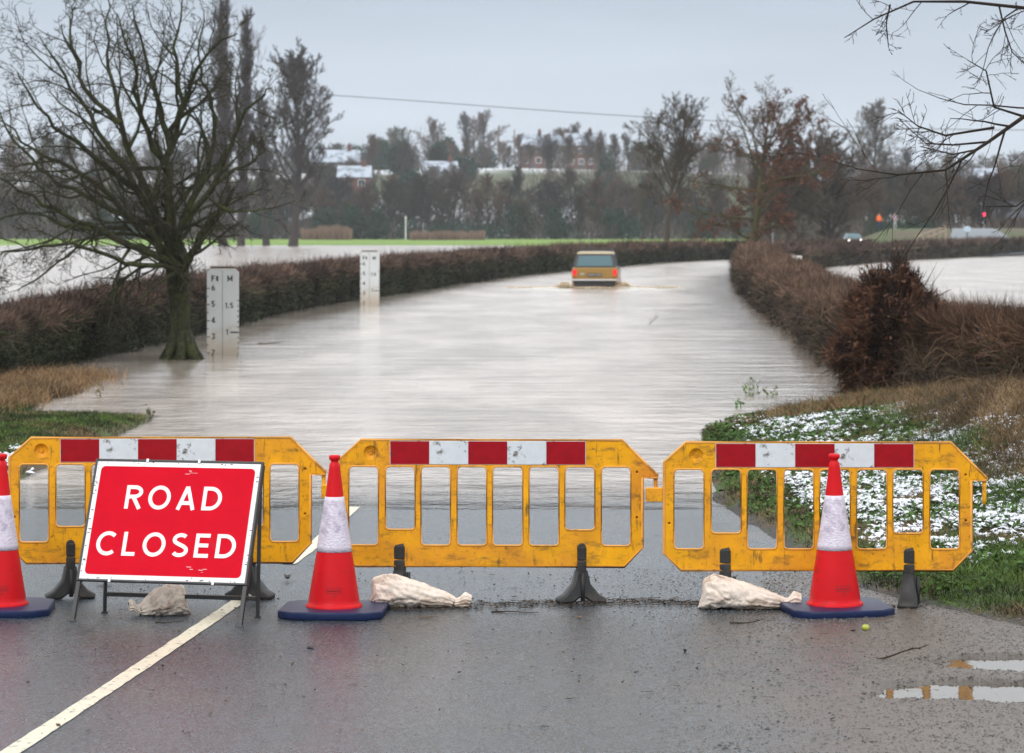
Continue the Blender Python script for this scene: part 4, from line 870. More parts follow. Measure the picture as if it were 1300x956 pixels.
def make_barrier():
    root = empty('barrier')
    outer = [B(*p) for p in ((60, 450), (60, 135), (135, 66), (1045, 66), (1168, 188), (1166, 196), (1115, 196), (1115, 440), (1052, 508), (118, 508))]
    wins = []
    for i, (a, c) in enumerate(((100, 195), (227, 322), (350, 445), (475, 570), (598, 695), (724, 820), (848, 944), (974, 1068))):
        bot = 376 if i in (1, 6) else 430
        x0, z0 = B(a, bot); x1, z1 = B(c, 162); wins.append(rrect(x0 - .007, z0 - .006, x1 + .007, z1 + .004, .026))
    # round recess upper corner
    rc = B(172, 113); ring = [(rc[0] + .042 * math.cos(a), rc[1] + .042 * math.sin(a)) for a in np.linspace(0, 2 * math.pi, 25)[:-1]]
    holes = [[(c[0] + .007 * math.cos(a), c[1] + .007 * math.sin(a)) for a in np.linspace(0, 2 * math.pi, 11)[:-1]] for c in (B(80, 345), B(1093, 335), B(1093, 178))]
    me = curve_mesh([outer] + wins + [ring] + holes, .042, .005)
    b = MB()
    def loop(P, r, y):
        P = np.array(P + [P[0], P[1]]); Q = np.stack([P[:, 0], np.full(len(P), y), P[:, 1]], -1); b.tube(Q, r, 6, cap=False)
    ins = lambda P, d: [(x + (d if x < .9 else -d), z + (d if z < .5 else -d)) for x, z in P]
    op = [(x, z) for x, z in outer]
    # dish in the recess
    prof = [(.042, -.004), (.038, .006), (.022, .014), (.012, .016), (.010, .004), (.0, .004)]
    an = np.linspace(0, 2 * math.pi, 25)[:-1]; V = np.array([(rc[0] + r * math.cos(a), -.012 + yy, rc[1] + r * math.sin(a)) for r, yy in prof for a in an]); n = 24
    i = np.arange(len(prof) - 1)[:, None] * n; j = np.arange(n)[None]; b.add(V, np.stack([i + j, i + (j + 1) % n, i + n + (j + 1) % n, i + n + j], -1).reshape(-1, 4))
    # back of the small holes
    for c in (B(80, 345), B(1093, 335), B(1093, 178)): b.box((c[0] - .009, .004, c[1] - .009), (c[0] + .009, .008, c[1] + .009))
    # raised pad in the bottom rail
    x0, z0 = B(420, 500); x1, z1 = B(640, 448); b.box((x0, -.0235, z0), (x1, -.0195, z1))
    rb_ = MB()
    loop2 = lambda P, r_, y: (lambda Q: rb_.tube(Q, r_, 6, cap=False))(np.array([(x, y, z) for x, z in P + [P[0], P[1]]]))
    loop2(ins(op, .004), .0095, -.0185)
    for wpt in wins: loop2(wpt, .0068, -.0195)
    join_mb(me, b); me.materials.append(M['yellow']); p = link('panel', me, root); rb_.obj('moulded_rim', M['fade'], root, smooth=True)
    for f in me.polygons: f.use_smooth = False
    # hinge: pin at one end, socket lug at the other
    b = MB(); px_, pz_ = B(1158, 196); b.tube([(px_, 0, pz_ + .01), (px_, 0, pz_ - .13), (px_, 0, pz_ - .155)], [.014, .013, .008], 12); b.obj('hinge_pin', M['yellow'], root, smooth=True)
    b = MB(); x0, z0 = B(0, 272); x1, z1 = B(58, 224); b.box((x0 + .0, -.022, z0), (x1, .022, z1)); b.obj('hinge_socket', M['yellow'], root, bevel=.006)
    # reflective strip
    st = MB(); x0, z0 = B(240, 152); x1, z1 = B(915, 73); st.box((x0 - .003, -.0225, z0 - .003), (x1 + .003, -.0205, z1 + .003)); so_ = st.obj('reflective_strip', M['whitefilm'], root)
    for k in range(5):
        a = x0 + (x1 - x0) * k / 5 + .0008; c = x0 + (x1 - x0) * (k + 1) / 5 - .0008; q = MB(); q.box((a, -.0255, z0), (c, -.0228, z1)); q.obj('red_panel' if k % 2 == 0 else 'white_panel', M['redfilm'] if k % 2 == 0 else M['whitefilm'], so_)
    for zx in (272, 900):
        fx, _ = B(zx, 0); foot = empty_foot(root, fx)
    return root
def empty_foot(root, fx):
    # splayed rubber foot: shaped block with an arched underside
    out = [(-.15, .004), (-.155, .03), (-.11, .055), (-.055, .12), (-.036, .205), (.036, .205), (.055, .12), (.11, .055), (.155, .03), (.15, .004), (.06, .006), (.02, .035), (-.02, .035), (-.06, .006)]
    me = curve_mesh([out], .11, .012); me.materials.append(M['black'])
    for v in me.vertices: v.co.y *= 1.15 - 2.6 * max(0, v.co.z)
    f = link('foot', me, root); f.location = (fx, 0, 0)
    b = MB(); b.tube([(0, -.052, .02), (0, -.057, .1), (0, -.057, .19)], [.014, .012, .012], 8); f2 = b.obj('rib', M['black'], f, smooth=True)
    z0 = B(0, 522)[1] - .006; z1 = B(0, 436)[1]
    b = MB(); b.box((-.028, -.036, z0), (.028, .034, z0 + .075)); b.box((-.028, -.036, z0 + .079), (.028, .034, z1)); b.tube([(0, -.03, z1 - .006), (0, .03, z1 - .006)], .028, 14)
    c = b.obj('clamp', M['black'], f, bevel=.006)
    return f
bar = make_barrier()
def place_barrier(o, px, py, Yb, rz, label, rots):
    p = PX(px, py, Yb); o.location = (p[0], Yb, 0); o.rotation_euler = (0, 0, rz); tag(o, label, 'barrier', 'yellow road barriers linked across the road')
    f = [c for c in o.children if c.name.startswith('foot')]; f.sort(key=lambda c: c.location.x)
    for c, a in zip(f, rots): c.rotation_euler = (0, 0, a)
b2 = copy_tree(bar); b3 = copy_tree(bar)
place_barrier(bar, 12, 726, 17.95, R(1), 'yellow plastic road barrier standing behind the red sign', (R(15), R(-20)))
place_barrier(b2, 430, 728, 17.80, R(-1.5), 'middle yellow plastic road barrier, with a sandbag lying in front of one foot', (R(80), R(12)))
place_barrier(b3, 842, 728, 17.58, R(-.5), 'yellow plastic road barrier reaching onto the grass verge', (R(80), R(78)))

# ------------------------------------------------------------------ cones
def lathe(prof, k=48):
    an = np.arange(k) * 2 * math.pi / k; V = np.array([(r * math.cos(a), r * math.sin(a), z) for r, z in prof for a in an])
    i = np.arange(len(prof) - 1)[:, None] * k; j = np.arange(k)[None]; b = MB(); b.add(V, np.stack([i + j, i + (j + 1) % k, i + k + (j + 1) % k, i + k + j], -1).reshape(-1, 4)); return b
M['cred'] = mat('red_cone_plastic', (.62, .004, .010), .42, nscale=6, namt=.1, dirt=(.28, .02, .018), dscale=12, dlo=.58, dhi=.72, spec=.2, bump=.0008, bscale=40)
M['cblue'] = mat('blue_cone_base', (.005, .014, .06), .45, nscale=9, namt=.25, dirt=(.09, .10, .12), dscale=22, dlo=.62, dhi=.8, spec=.3)
def sleeve_mat():
    m = mat('crinkled_reflective_sleeve', (.68, .62, .72), .35, nscale=14, namt=.08, spec=.6, dirt=(.42, .36, .46), dscale=9, dlo=.5, dhi=.66)
    t = m.node_tree; N = t.nodes; L = t.links; b = N['Principled BSDF']
    v = N.new('ShaderNodeTexVoronoi'); v.inputs['Scale'].default_value = 55; co = N.new('ShaderNodeTexCoord'); q = N.new('ShaderNodeMapping'); q.inputs['Scale'].default_value = (1, 1, 1.5)
    L.new(co.outputs['Object'], q.inputs[0]); L.new(q.outputs[0], v.inputs['Vector']); bp = N.new('ShaderNodeBump'); bp.inputs['Distance'].default_value = .003; bp.inputs['Strength'].default_value = .7
    L.new(v.outputs['Distance'], bp.inputs['Height']); L.new(bp.outputs[0], b.inputs['Normal']); return m
M['sleeve'] = sleeve_mat()
def rc_at(z):   # outer radius of the cone body at height z
    return float(np.interp(z, [.055, .095, .40, .745, .93, .96], [.176, .160, .110, .057, .034, .032]))
def make_cone():
    root = empty('traffic_cone')
    prof = [(.176, .045), (.178, .06), (.170, .068), (.160, .078)] + [(rc_at(z), z) for z in (.10, .2, .3, .40, .5, .6, .745, .85, .92)] + [(.033, .945), (.024, .957), (.023, .967), (.034, .975), (.036, .995), (.030, 1.003), (.0, 1.003)]
    lathe(prof).obj('cone_body', M['cred'], root, smooth=True)
    zs = np.linspace(.40, .742, 12); pr = [(rc_at(.40) - .002, .399)] + [(rc_at(z) + .0025, z) for z in zs] + [(rc_at(.742) - .002, .743)]
    lathe(pr).obj('reflective_sleeve', M['sleeve'], root, smooth=True)
    o = .325; c = .10; nn = .03
    out = [(-o, -o + c), (-o + c, -o), (o - c, -o), (o, -o + c), (o, o - c), (o - c, o), (-o + c, o), (-o, o - c)]
    cu = curve_mesh([out], .05, .01, res=2); cu.transform(Matrix.Rotation(R(-90), 4, 'X')); cu.transform(Matrix.Translation((0, 0, .027))); cu.materials.append(M['cblue']); link('base', cu, root)
    # small embossed maker's box with unreadable worn print
    b = MB()
    def onc(u, z, e=.0012): r = rc_at(z) + e; a = -math.pi / 2 + u / r; return (r * math.cos(a), r * math.sin(a), z)
    for z in (.150, .183): b.tube([onc(u, z) for u in np.linspace(-.03, .062, 9)], .0011, 4)
    for u in (-.03, .062): b.tube([onc(u, z) for z in np.linspace(.15, .183, 4)], .0011, 4)
    rr = random.Random(4)
    for k in range(9):
        u0 = -.022 + k * .0085; h_ = rr.uniform(.006, .010); b.tube([onc(u0, .161), onc(u0 + rr.uniform(0, .003), .161 + h_)], .0019, 4); b.tube([onc(u0, .161), onc(u0 + .004, .162)], .0015, 4)
    b.obj('worn_stamp', M['blackm'], root)
    return root
cone = make_cone()
for i, (px, py, rz, lab) in enumerate(((0, 777, 4, 'red and white traffic cone beside the red sign, cut off by the picture edge'), (424, 780, -3, 'red and white traffic cone standing in the gap between the first two barriers'),
                                      (1060, 777, 8, 'red and white traffic cone standing before the barrier nearest the verge'))):
    o = cone if i == 0 else copy_tree(cone); y = CAMZ * F / (py - 287); o.location = ((px - 650) * y / F, y, 0); o.rotation_euler = (R((.3, -.4, .5)[i]), R((.6, .2, -.4)[i]), R(rz)); o.scale = (.97, .97, .965)
    tag(o, lab, 'traffic cone', 'traffic cones before the barriers')

# ------------------------------------------------------------------ the sign
M['sred'] = mat('scratched_red_sign_face', (.60, .001, .016), .5, nscale=7, namt=.06, dirt=(.36, .03, .04), dscale=7, dlo=.62, dhi=.74, spec=.06)
M['swhite'] = mat('white_sign_film', (.80, .80, .80), .4, nscale=12, namt=.04, dirt=(.25, .23, .20), dscale=42, dlo=.64, dhi=.70, spec=.35)
def make_sign():
    th = R(12.8); tilt = R(25); p = PX(89, 790, 16.9)
    root = empty('road_sign', (p[0], 16.9, 0), -th, 'large red and white framed sign reading ROAD CLOSED, propped on a black folding frame', 'sign')
    Wd = 1.07; ct, st = math.cos(tilt), math.sin(tilt)
    Mx = Matrix(((1, 0, 0), (0, ct, st), (0, -st, ct))).to_4x4()     # plate space: x along, z up the slope, -y out of the face
    L0, Ht = .268, .75
    pl = MB(); pl.box((.012, -.010, L0), (Wd - .012, -.003, L0 + Ht))
    plate = pl.obj('sign_plate', M['swhite'], root, bevel=.003); 
    fb = MB()
    for a, c in (((.0, -.014, L0 - .012), (.014, .012, L0 + Ht + .014)), ((Wd - .014, -.014, L0 - .012), (Wd, .012, L0 + Ht + .014)), ((.0145, -.014, L0 + Ht + .0005), (Wd - .0145, .012, L0 + Ht + .014)), ((.0145, -.014, L0 - .012), (Wd - .0145, .012, L0 - .0005))): fb.box(a, c)
    surround = fb.obj('sign_surround', M['blackm'], root, bevel=.002)
    face = MB(); rp = rrect(.044, L0 + .030, Wd - .044, L0 + Ht - .032, .028, 6); face.add([(a, -.0112, c) for a, c in rp], [list(range(len(rp)))])
    face.f = [f[:, ::1] for f in face.f]
    fo = face.obj('red_face', M['sred'], plate)
    tx = MB(); k = 211.0
    text_mb(tx, 'ROAD', .150, .228, L0 + .447, w=.160, gap=.22, y=-.0120, width=.615)
    tx2 = MB(); text_mb(tx2, 'CLOSED', .150, .088, L0 + .150, w=.160, gap=.22, y=-.0120, width=.885)
    tx.obj('lettering', M['swhite'], plate); tx2.obj('lettering', M['swhite'], plate)
    # chips, scratches and clips
    clips = []
    for (a, c) in ((.335, Ht + .006), (.665, Ht + .006), (.21, -.006), (.86, -.006)): cl = MB(); cl.box((a - .008, -.018, L0 + c - .012), (a + .008, -.0145, L0 + c + .012)); clips.append(cl.obj('clip', M['swhite'], root, bevel=.002))
    sc_m = MB(); rr = random.Random(8)
    for (a, c, n, s_) in ((.60, .68, 4, .02), (.72, .07, 5, .05)):
        for i in range(n):
            x0 = a + rr.gauss(0, s_); z0 = L0 + c + rr.gauss(0, s_ * .3); l = rr.uniform(.01, .05); sc_m.box((x0, -.0119, z0), (x0 + l, -.0113, z0 + rr.uniform(.001, .003)))
    sco = sc_m.obj('scratches', M['swhite'], plate)
    chm = MB()
    for i in range(60):
        e = rr.choice((0, 1, 2, 3)); t = rr.random(); s_ = rr.uniform(.003, .010)
        x0, z0 = [(.014 + t * (Wd - .04), L0 + rr.uniform(0, .008)), (.014 + t * (Wd - .04), L0 + Ht - rr.uniform(.004, .016)), (.013 + rr.uniform(0, .012), L0 + t * Ht), (Wd - .02 - rr.uniform(0, .012), L0 + t * (Ht - .02))][e]
        chm.box((x0, -.0113, z0), (x0 + s_ * rr.uniform(.5, 2), -.0102, z0 + s_ * .6))
    cho = chm.obj('paint_chips', M['blackm'], plate)
    for o in [plate, surround] + clips: o.matrix_local = Mx
    for fx in (.012, Wd - .012):
        b = MB(); b.box((fx - .013, -.006, -.002), (fx + .013, .020, L0 - .0125)); b.box((fx - .013, .0125, L0 - .012), (fx + .013, .03, L0 + Ht)); b.box((fx - .024, -.012, .0), (fx + .024, .03, .012)); o = b.obj('front_leg', M['blackm'], root, bevel=.002); o.matrix_local = Mx
    topz = (L0 + Ht) * ct; topy = (L0 + Ht) * st + .03
    for fx in (.065, Wd - .03):
        b = MB(); b.tube([(fx, topy, topz - .03), (fx, .40, .01)], .0125, 4); b.box((fx - .016, .385, 0), (fx + .016, .415, .012)); b.obj('rear_leg', M['blackm'], root)
    b = MB(); f = (topz - .03 - .115) / (topz - .04); yy = topy + (.40 - topy) * f; b.box((.068, yy - .012, .105), (Wd - .033, yy + .012, .130)); b.obj('cross_bar', M['blackm'], root, bevel=.002)
make_sign()

# ------------------------------------------------------------------ sandbags
M['sack'] = mat('muddy_woven_sack', (.78, .68, .59), .8, nscale=5, namt=.14, dirt=(.26, .16, .10), dscale=6, dlo=.50, dhi=.70, bump=.007, bscale=26, spec=.12, stretch=(.7, 1, 1.3))
def sandbag(px, py, prof, W_, H_, rz, label, seed, neck_up=0, bury=.0):
    y = CAMZ * F / (py - 287); x = (px - 650) * y / F; ns_, k = 110, 64; t = np.linspace(0, 1, ns_); a = np.arange(k) * 2 * math.pi / k
    r_ = np.interp(t, [p[0] for p in prof], [p[1] for p in prof]); r_ = np.convolve(np.pad(r_, 2, 'edge'), np.ones(5) / 5, 'valid')
    T_, A = np.meshgrid(t, a, indexing='ij'); RR = np.repeat(r_[:, None], k, 1)
    neck = np.clip(1 - RR / .075, 0, 1)
    folds = (.16 * (1 - RR / H_ * .8).clip(0, 1) + .25 * neck) * (np.abs(np.sin(A * 6.5 + 5 * fbm(T_ * 5, np.cos(A) * 2, seed))) - .5)
    lump = .2 * (fbm(T_ * 6 + 3, np.cos(A) * 1.3 + seed, seed + 2) - .5) + .16 * (fbm(T_ * 16, np.sin(A) * 4 + np.cos(A) * 3, seed + 5) - .5) - .10 * (1 - np.abs(fbm(T_ * 7 + 2 * np.cos(A), np.sin(A) * 3 + T_ * 4, seed + 7) - .5) * 9).clip(0, 1)
    cr = -.10 * np.exp(-((fbm(T_ * 5 + np.cos(A), np.sin(A) * 2, seed + 9) - .5) / .035)**2)
    rad = RR * (1 + folds + lump + cr)
    yv = rad * np.cos(A) * 1.25; zc = rad * np.sin(A); ctr = RR * .78
    z = ctr + zc * np.where(zc < 0, .8, 1.15); z = np.where(z < .012, .004 + .25 * np.maximum(z, -.02) * 0 + .004 * np.abs(np.sin(9 * A)), z) + neck_up * sstep(.72, 1, T_) * .5
    xx = (T_ - .5) * W_ + .02 * np.sin(z * 20)
    V = np.stack([xx, yv, z], -1).reshape(-1, 3); b = MB(); i = np.arange(ns_ - 1)[:, None] * k; j = np.arange(k)[None]
    b.add(V, np.stack([i + j, i + (j + 1) % k, i + k + (j + 1) % k, i + k + j], -1).reshape(-1, 4)); b.f.append(np.array([list(range(k))])); b.f.append(np.array([[(ns_ - 1) * k + q for q in range(k)][::-1]]))
    root = empty('sandbag', (x, y, 0), rz, label, 'sandbag'); b.obj('sack', M['sack'], root, smooth=True)
    tn = t[np.argmin(np.where((t > .7), r_, 9))]; rn = r_.min() if False else float(np.interp(tn, t, r_)); c = (tn - .5) * W_; zz_ = rn * .8 + neck_up * .5 * float(sstep(.72, 1, tn))
    q = MB(); an = np.linspace(0, 2 * math.pi, 17); q.tube(np.stack([np.full(17, c) + .004 * np.sin(an * 3), rn * 1.35 * np.cos(an), zz_ + rn * 1.1 * np.sin(an)], -1), .004, 5, cap=False); q.obj('tie', M['black'], root)
    return root
pb = [(0, .01), (.02, .06), (.07, .095), (.2, .112), (.4, .094), (.58, .072), (.74, .05), (.83, .032), (.865, .026), (.93, .048), (1, .036)]
sandbag(530, 771, pb, .63, .11, R(3), 'pale muddy sandbag lying on the middle barrier foot', 3)
sandbag(949, 773, pb, .62, .11, R(-4), 'dirty cream sandbag lying across the barrier foot next to the verge-side cone', 14, neck_up=.05)
sandbag(205, 781, [(0, .01), (.04, .06), (.12, .085), (.35, .095), (.6, .085), (.74, .05), (.82, .03), (.86, .026), (.94, .042), (1, .03)], .36, .10, R(196), 'small grubby sandbag holding down the rear bar of the red sign', 22, neck_up=.06)

# ------------------------------------------------------------------ depth boards
def board_mat():
    m = mat('stained_white_board', (.60, .62, .62), .55, nscale=3, namt=.06, dirt=(.35, .30, .22), dscale=5, dlo=.58, dhi=.8)
    t = m.node_tree; N = t.nodes; L = t.links; b = N['Principled BSDF']; src = b.inputs['Base Color'].links[0].from_socket
    co = N.new('ShaderNodeTexCoord'); s = N.new('ShaderNodeSeparateXYZ'); L.new(co.outputs['Object'], s.inputs[0]); n = N.new('ShaderNodeTexNoise'); n.inputs['Scale'].default_value = 5; L.new(co.outputs['Object'], n.inputs['Vector'])
    a = N.new('ShaderNodeMath'); a.operation = 'MULTIPLY_ADD'; L.new(n.outputs[0], a.inputs[0]); a.inputs[1].default_value = -.5; L.new(s.outputs['Z'], a.inputs[2])
    r = N.new('ShaderNodeMapRange'); L.new(a.outputs[0], r.inputs[0]); r.inputs['From Min'].default_value = .35; r.inputs['From Max'].default_value = -.2; r.inputs['To Max'].default_value = .75
    x = N.new('ShaderNodeMix'); x.data_type = 'RGBA'; L.new(r.outputs[0], x.inputs['Factor']); L.new(src, x.inputs['A']); x.inputs['B'].default_value = (.46, .37, .26, 1); L.new(x.outputs['Result'], b.inputs['Base Color']); return m
M['board'] = board_mat(); M['ink'] = mat('black_print', (.015, .015, .017), .6); M['wood'] = mat('grey_brown_timber', (.14, .105, .07), .85, nscale=12, namt=.3)
def depth_board():
    root = empty('depth_board'); w_ = .30; top = 1.62
    out = [(-w_, -.7), (w_, -.7), (w_, top - .07), (w_ - .07, top), (-w_ + .07, top), (-w_, top - .07)]
    me = curve_mesh([out], .04, .004); me.materials.append(M['board']); pl = link('board', me, root)
    b = MB(); b.box((-w_ + .06, -.03, top + .001), (w_ - .06, .05, top + .045)); b.obj('top_cap', M['wood'], root, bevel=.01)
    b = MB(); b.box((-.05, .022, -.9), (.05, .12, top - .02)); b.obj('post', M['wood'], root)
    ft = lambda k: .025 + (k - 2) * .3048
    t = MB(); y = -.0206
    text_mb(t, 'Ft', .115, -.215, 1.375, w=.2, y=y); text_mb(t, 'M', .115, .085, 1.375, w=.2, y=y)
    for k in (6, 5, 4, 3, 2): text_mb(t, str(k), .115, -.215, ft(k) - .045, w=.19, y=y)
    text_mb(t, '1.5', .105, .045, .915 - .045, w=.19, y=y, gap=.16); text_mb(t, '1', .105, .06, .415 - .045, w=.19, y=y); t.obj('figures', M['ink'], pl)
    t = MB(); t.box((-.012, -.0215, -.6), (-.004, -.0203, top - .03))
    for k in range(0, 10): z = ft(2) - .6096 / 4 * 0 + (k) * .1524 - .1524; t.box((-w_ + .001, -.0215, z - .009), (-w_ + (.055 if k % 2 else .03), -.0203, z + .009))
    for k in range(0, 11): z = .415 + (k - 4) * .1; t.box((w_ - (.03 if k != 4 else .16), -.0215, z - (.009 if k != 4 else .014)), (w_ - .001, -.0203, z + (.009 if k != 4 else .014)))
    t.obj('tick_marks', M['ink'], pl)
    return root
d1 = depth_board(); d2 = copy_tree(d1)
d1.location = (*PX(283, 0, 53.5)[:2], WZ); d2.location = (*PX(469.5, 0, 88)[:2], WZ); d1.rotation_euler = (0, 0, R(2)); d2.rotation_euler = (0, 0, R(-3))
tag(d1, 'white flood depth board marked Ft and M standing in water beside the mossy tree', 'depth board', 'flood depth boards'); tag(d2, 'smaller-looking white flood depth board farther up the flooded road against the long hedge', 'depth board', 'flood depth boards')

# ------------------------------------------------------------------ the gold car in the water
def paint(name, c, rough=.3): return mat(name, c, rough, coat=.4, nscale=3, namt=.05, dirt=(c[0] * .5, c[1] * .5, c[2] * .6), dscale=3, dlo=.58, dhi=.75)
M['gold'] = paint('old_gold_car_paint', (.30, .17, .030)); M['cream'] = paint('pale_roof_paint', (.50, .40, .24)); M['glassb'] = mat('tinted_window_glass', (.05, .12, .14), .06, spec=.8)
M['rlamp'] = mat('red_lamp_lens', (.5, .006, .01), .2, emis=(1, .03, .03), estr=.6); M['olamp'] = mat('amber_lamp_lens', (.5, .12, .01), .25); M['chrome'] = mat('dull_bumper_metal', (.5, .5, .5), .3, metal=.7)
M['plate'] = mat('dark_plate', (.04, .035, .03), .5); M['platech'] = mat('dull_silver_characters', (.4, .38, .33), .5); M['tyre'] = mat('tyre_rubber', (.015, .015, .015), .8)
def loft(secs, cap=True):
    b = MB(); k = len(secs[0]); n = len(secs); V = np.array(secs, float).reshape(-1, 3); i = np.arange(n - 1)[:, None] * k; j = np.arange(k)[None]
    b.add(V, np.stack([i + j, i + (j + 1) % k, i + k + (j + 1) % k, i + k + j], -1).reshape(-1, 4))
    if cap: b.f.append(np.array([list(range(k))[::-1]])); b.f.append(np.array([[(n - 1) * k + q for q in range(k)]]))
    return b
def make_offroader():
    root = empty('off_road_car', (*PX(755, 0, 110)[:2], -.39), R(-4), 'boxy old gold off-road car driving away through the flood, rear lights lit', 'car')
    def sec(y, zb, zt, hw, tuck=.05): return [(-hw + tuck, y, zb), (hw - tuck, y, zb), (hw, y, zb + .15), (hw, y, zt - .12), (hw - .03, y, zt), (-hw + .03, y, zt), (-hw, y, zt - .12), (-hw, y, zb + .15)]
    body = loft([sec(.0, .50, 1.12, .86), sec(.06, .42, 1.14, .885), sec(1.2, .40, 1.15, .89), (sec(2.9, .40, 1.14, .89)), sec(4.2, .42, 1.08, .88), sec(4.42, .5, 1.0, .84)]); body.obj('body', M['gold'], root, bevel=.02)
    def g(y, zb, hw): return [(-hw, y, zb), (hw, y, zb)]
    gh = loft([[(-.82, .06, 1.142), (.82, .06, 1.142), (.70, .26, 1.66), (-.70, .26, 1.66)], [(-.84, 1.5, 1.148), (.84, 1.5, 1.148), (.72, 1.5, 1.69), (-.72, 1.5, 1.69)], [(-.84, 3.05, 1.142), (.84, 3.05, 1.142), (.70, 2.55, 1.66), (-.70, 2.55, 1.66)]]); gh.obj('cabin', M['blackm'], root, bevel=.015)
    rf = loft([[(-.72, .22, 1.662), (.72, .22, 1.662), (.66, .26, 1.73), (-.66, .26, 1.73)], [(-.74, 1.5, 1.692), (.74, 1.5, 1.692), (.66, 1.5, 1.765), (-.66, 1.5, 1.765)], [(-.72, 2.6, 1.662), (.72, 2.6, 1.662), (.66, 2.5, 1.72), (-.66, 2.5, 1.72)]]); rf.obj('roof', M['cream'], root, bevel=.02)
    b = MB(); b.add([(-.70, .085, 1.20), (.70, .085, 1.20), (.61, .225, 1.60), (-.61, .225, 1.60), (-.70, .065, 1.20), (.70, .065, 1.20), (.61, .205, 1.60), (-.61, .205, 1.60)], [(4, 5, 6, 7), (0, 3, 2, 1), (4, 0, 1, 5), (5, 1, 2, 6), (6, 2, 3, 7), (7, 3, 0, 4)]); rw = b.obj('rear_window', M['glassb'], root)
    b = MB(); b.tube([(0, .07, 1.18), (.05, .1, 1.24), (.3, .11, 1.26)], .012, 5); b.obj('wiper', M['blackm'], rw)
    for sx in (-1, 1):
        for (a, c, u, v) in ((.35, 1.25, .42, 1.25), (1.33, 2.1, 1.33, 2.1), (2.18, 2.85, 2.18, 2.5)):
            q = [(sx * .826, a, 1.19), (sx * .826, c, 1.19), (sx * .735, v, 1.62), (sx * .735, u, 1.62)]; q += [(x + sx * .012, y, z) for x, y, z in q]; b = MB(); b.add(q, [(0, 3, 2, 1), (4, 5, 6, 7), (0, 1, 5, 4), (1, 2, 6, 5), (2, 3, 7, 6), (3, 0, 4, 7)]); b.obj('side_window', M['glassb'], root)
        b = MB(); b.box((sx * .78 - .08, -.03, .86), (sx * .78 + .08, .02, 1.06)); tl_ = b.obj('tail_light', M['rlamp'], root, bevel=.01)
        b = MB(); b.box((sx * .78 - .08, -.03, .76), (sx * .78 + .08, .02, .855)); b.obj('indicator', M['olamp'], tl_, bevel=.008)
        b = MB(); b.box((sx * 1.0 - .1, 2.75, 1.12), (sx * 1.0 + .1, 2.82, 1.27)); b.tube([(sx * .86, 2.8, 1.14), (sx * .95, 2.8, 1.16)], .015, 6); b.obj('wing_mirror', M['blackm'], root, bevel=.02)
        for wy in (.85, 3.4):
            ct_ = empty('wheel', (sx * .78, wy, .38)); ct_.parent = root
            prf = [(.2, -.1), (.34, -.11), (.38, -.08), (.38, .08), (.34, .11), (.2, .1)]; w1 = lathe(prf, 28); w1.v = [np.stack([v[:, 2], v[:, 0], v[:, 1]], -1) for v in w1.v]; w1.obj('tyre', M['tyre'], ct_, smooth=True)
            w2 = lathe([(.0, .06), (.08, .07), (.18, .05), (.21, .09)], 20); w2.v = [np.stack([sx * v[:, 2], v[:, 0], v[:, 1]], -1) for v in w2.v]; w2.obj('rim', M['chrome'], ct_, smooth=True)
    b = MB(); b.box((-.89, -.12, .62), (.89, -.02, .69)); b.obj('bumper', M['chrome'], root, bevel=.02)
    b = MB(); b.box((-.80, -.03, .40), (.80, .03, .615)); b.obj('rear_valance', M['blackm'], root, bevel=.02)
    b = MB(); b.box((-.28, -.035, .80), (.28, -.004, .92)); pp = b.obj('number_plate', M['plate'], root, bevel=.004)
    b = MB()
    for k in range(7): b.box((-.24 + k * .07 + (.03 if k > 3 else 0), -.0385, .825), (-.205 + k * .07 + (.03 if k > 3 else 0), -.0355, .895))
    b.obj('worn_characters', M['platech'], pp)
    b = MB(); b.box((-.56, -.02, .86), (-.40, -.003, .92)); b.obj('badge', M['chrome'], root)
    b = MB()
    for y in (.5, 1.2, 1.9, 2.4): b.tube([(-.62, y, 1.84), (.62, y, 1.84)], .016, 6)
    for x in (-.62, .62): b.tube([(x, .5, 1.84), (x, 2.4, 1.84)], .016, 6); [b.tube([(x, y, 1.7), (x, y, 1.9)], .014, 6) for y in (.5, 1.45, 2.4)]
    b.tube([(-.62, .5, 1.9), (.62, .5, 1.9)], .014, 6); b.obj('roof_rack', M['blackm'], root)
    return root
make_offroader()
# wash thrown up round the car
M['foam'] = mat('churned_silty_foam', attr=True, rough=.5, nscale=6, namt=.1)
c0 = PX(755, 0, 110)[:2]; n = 9000
ang = rng.uniform(-1, 1, n); dist_ = np.abs(rng.normal(0, 1, n)); xs_ = c0[0] + ang * 3.6 * (.4 + .6 * rng.random(n)); ys_ = c0[1] + .3 - .9 * rng.random(n) + .5 * np.abs(ang) * 3
hgt = .22 * np.exp(-((np.abs(xs_ - c0[0]) - 1.15) / .28)**2) * rng.random(n) + .05 * rng.random(n) * np.exp(-np.abs(xs_ - c0[0]) / 3)
b = MB(); b.cards(np.stack([xs_, ys_, WZ + hgt + .005], -1), rng.uniform(.015, .06, n), np.array((.72, .60, .44)) * rng.uniform(.75, 1.2, (n, 1)), rng.normal(0, .5, (n, 3)) + (0, 0, 1))
tag(b.obj('splash', M['foam']), 'creamy brown splash and foam thrown up round the gold car', 'splash', kind='stuff')
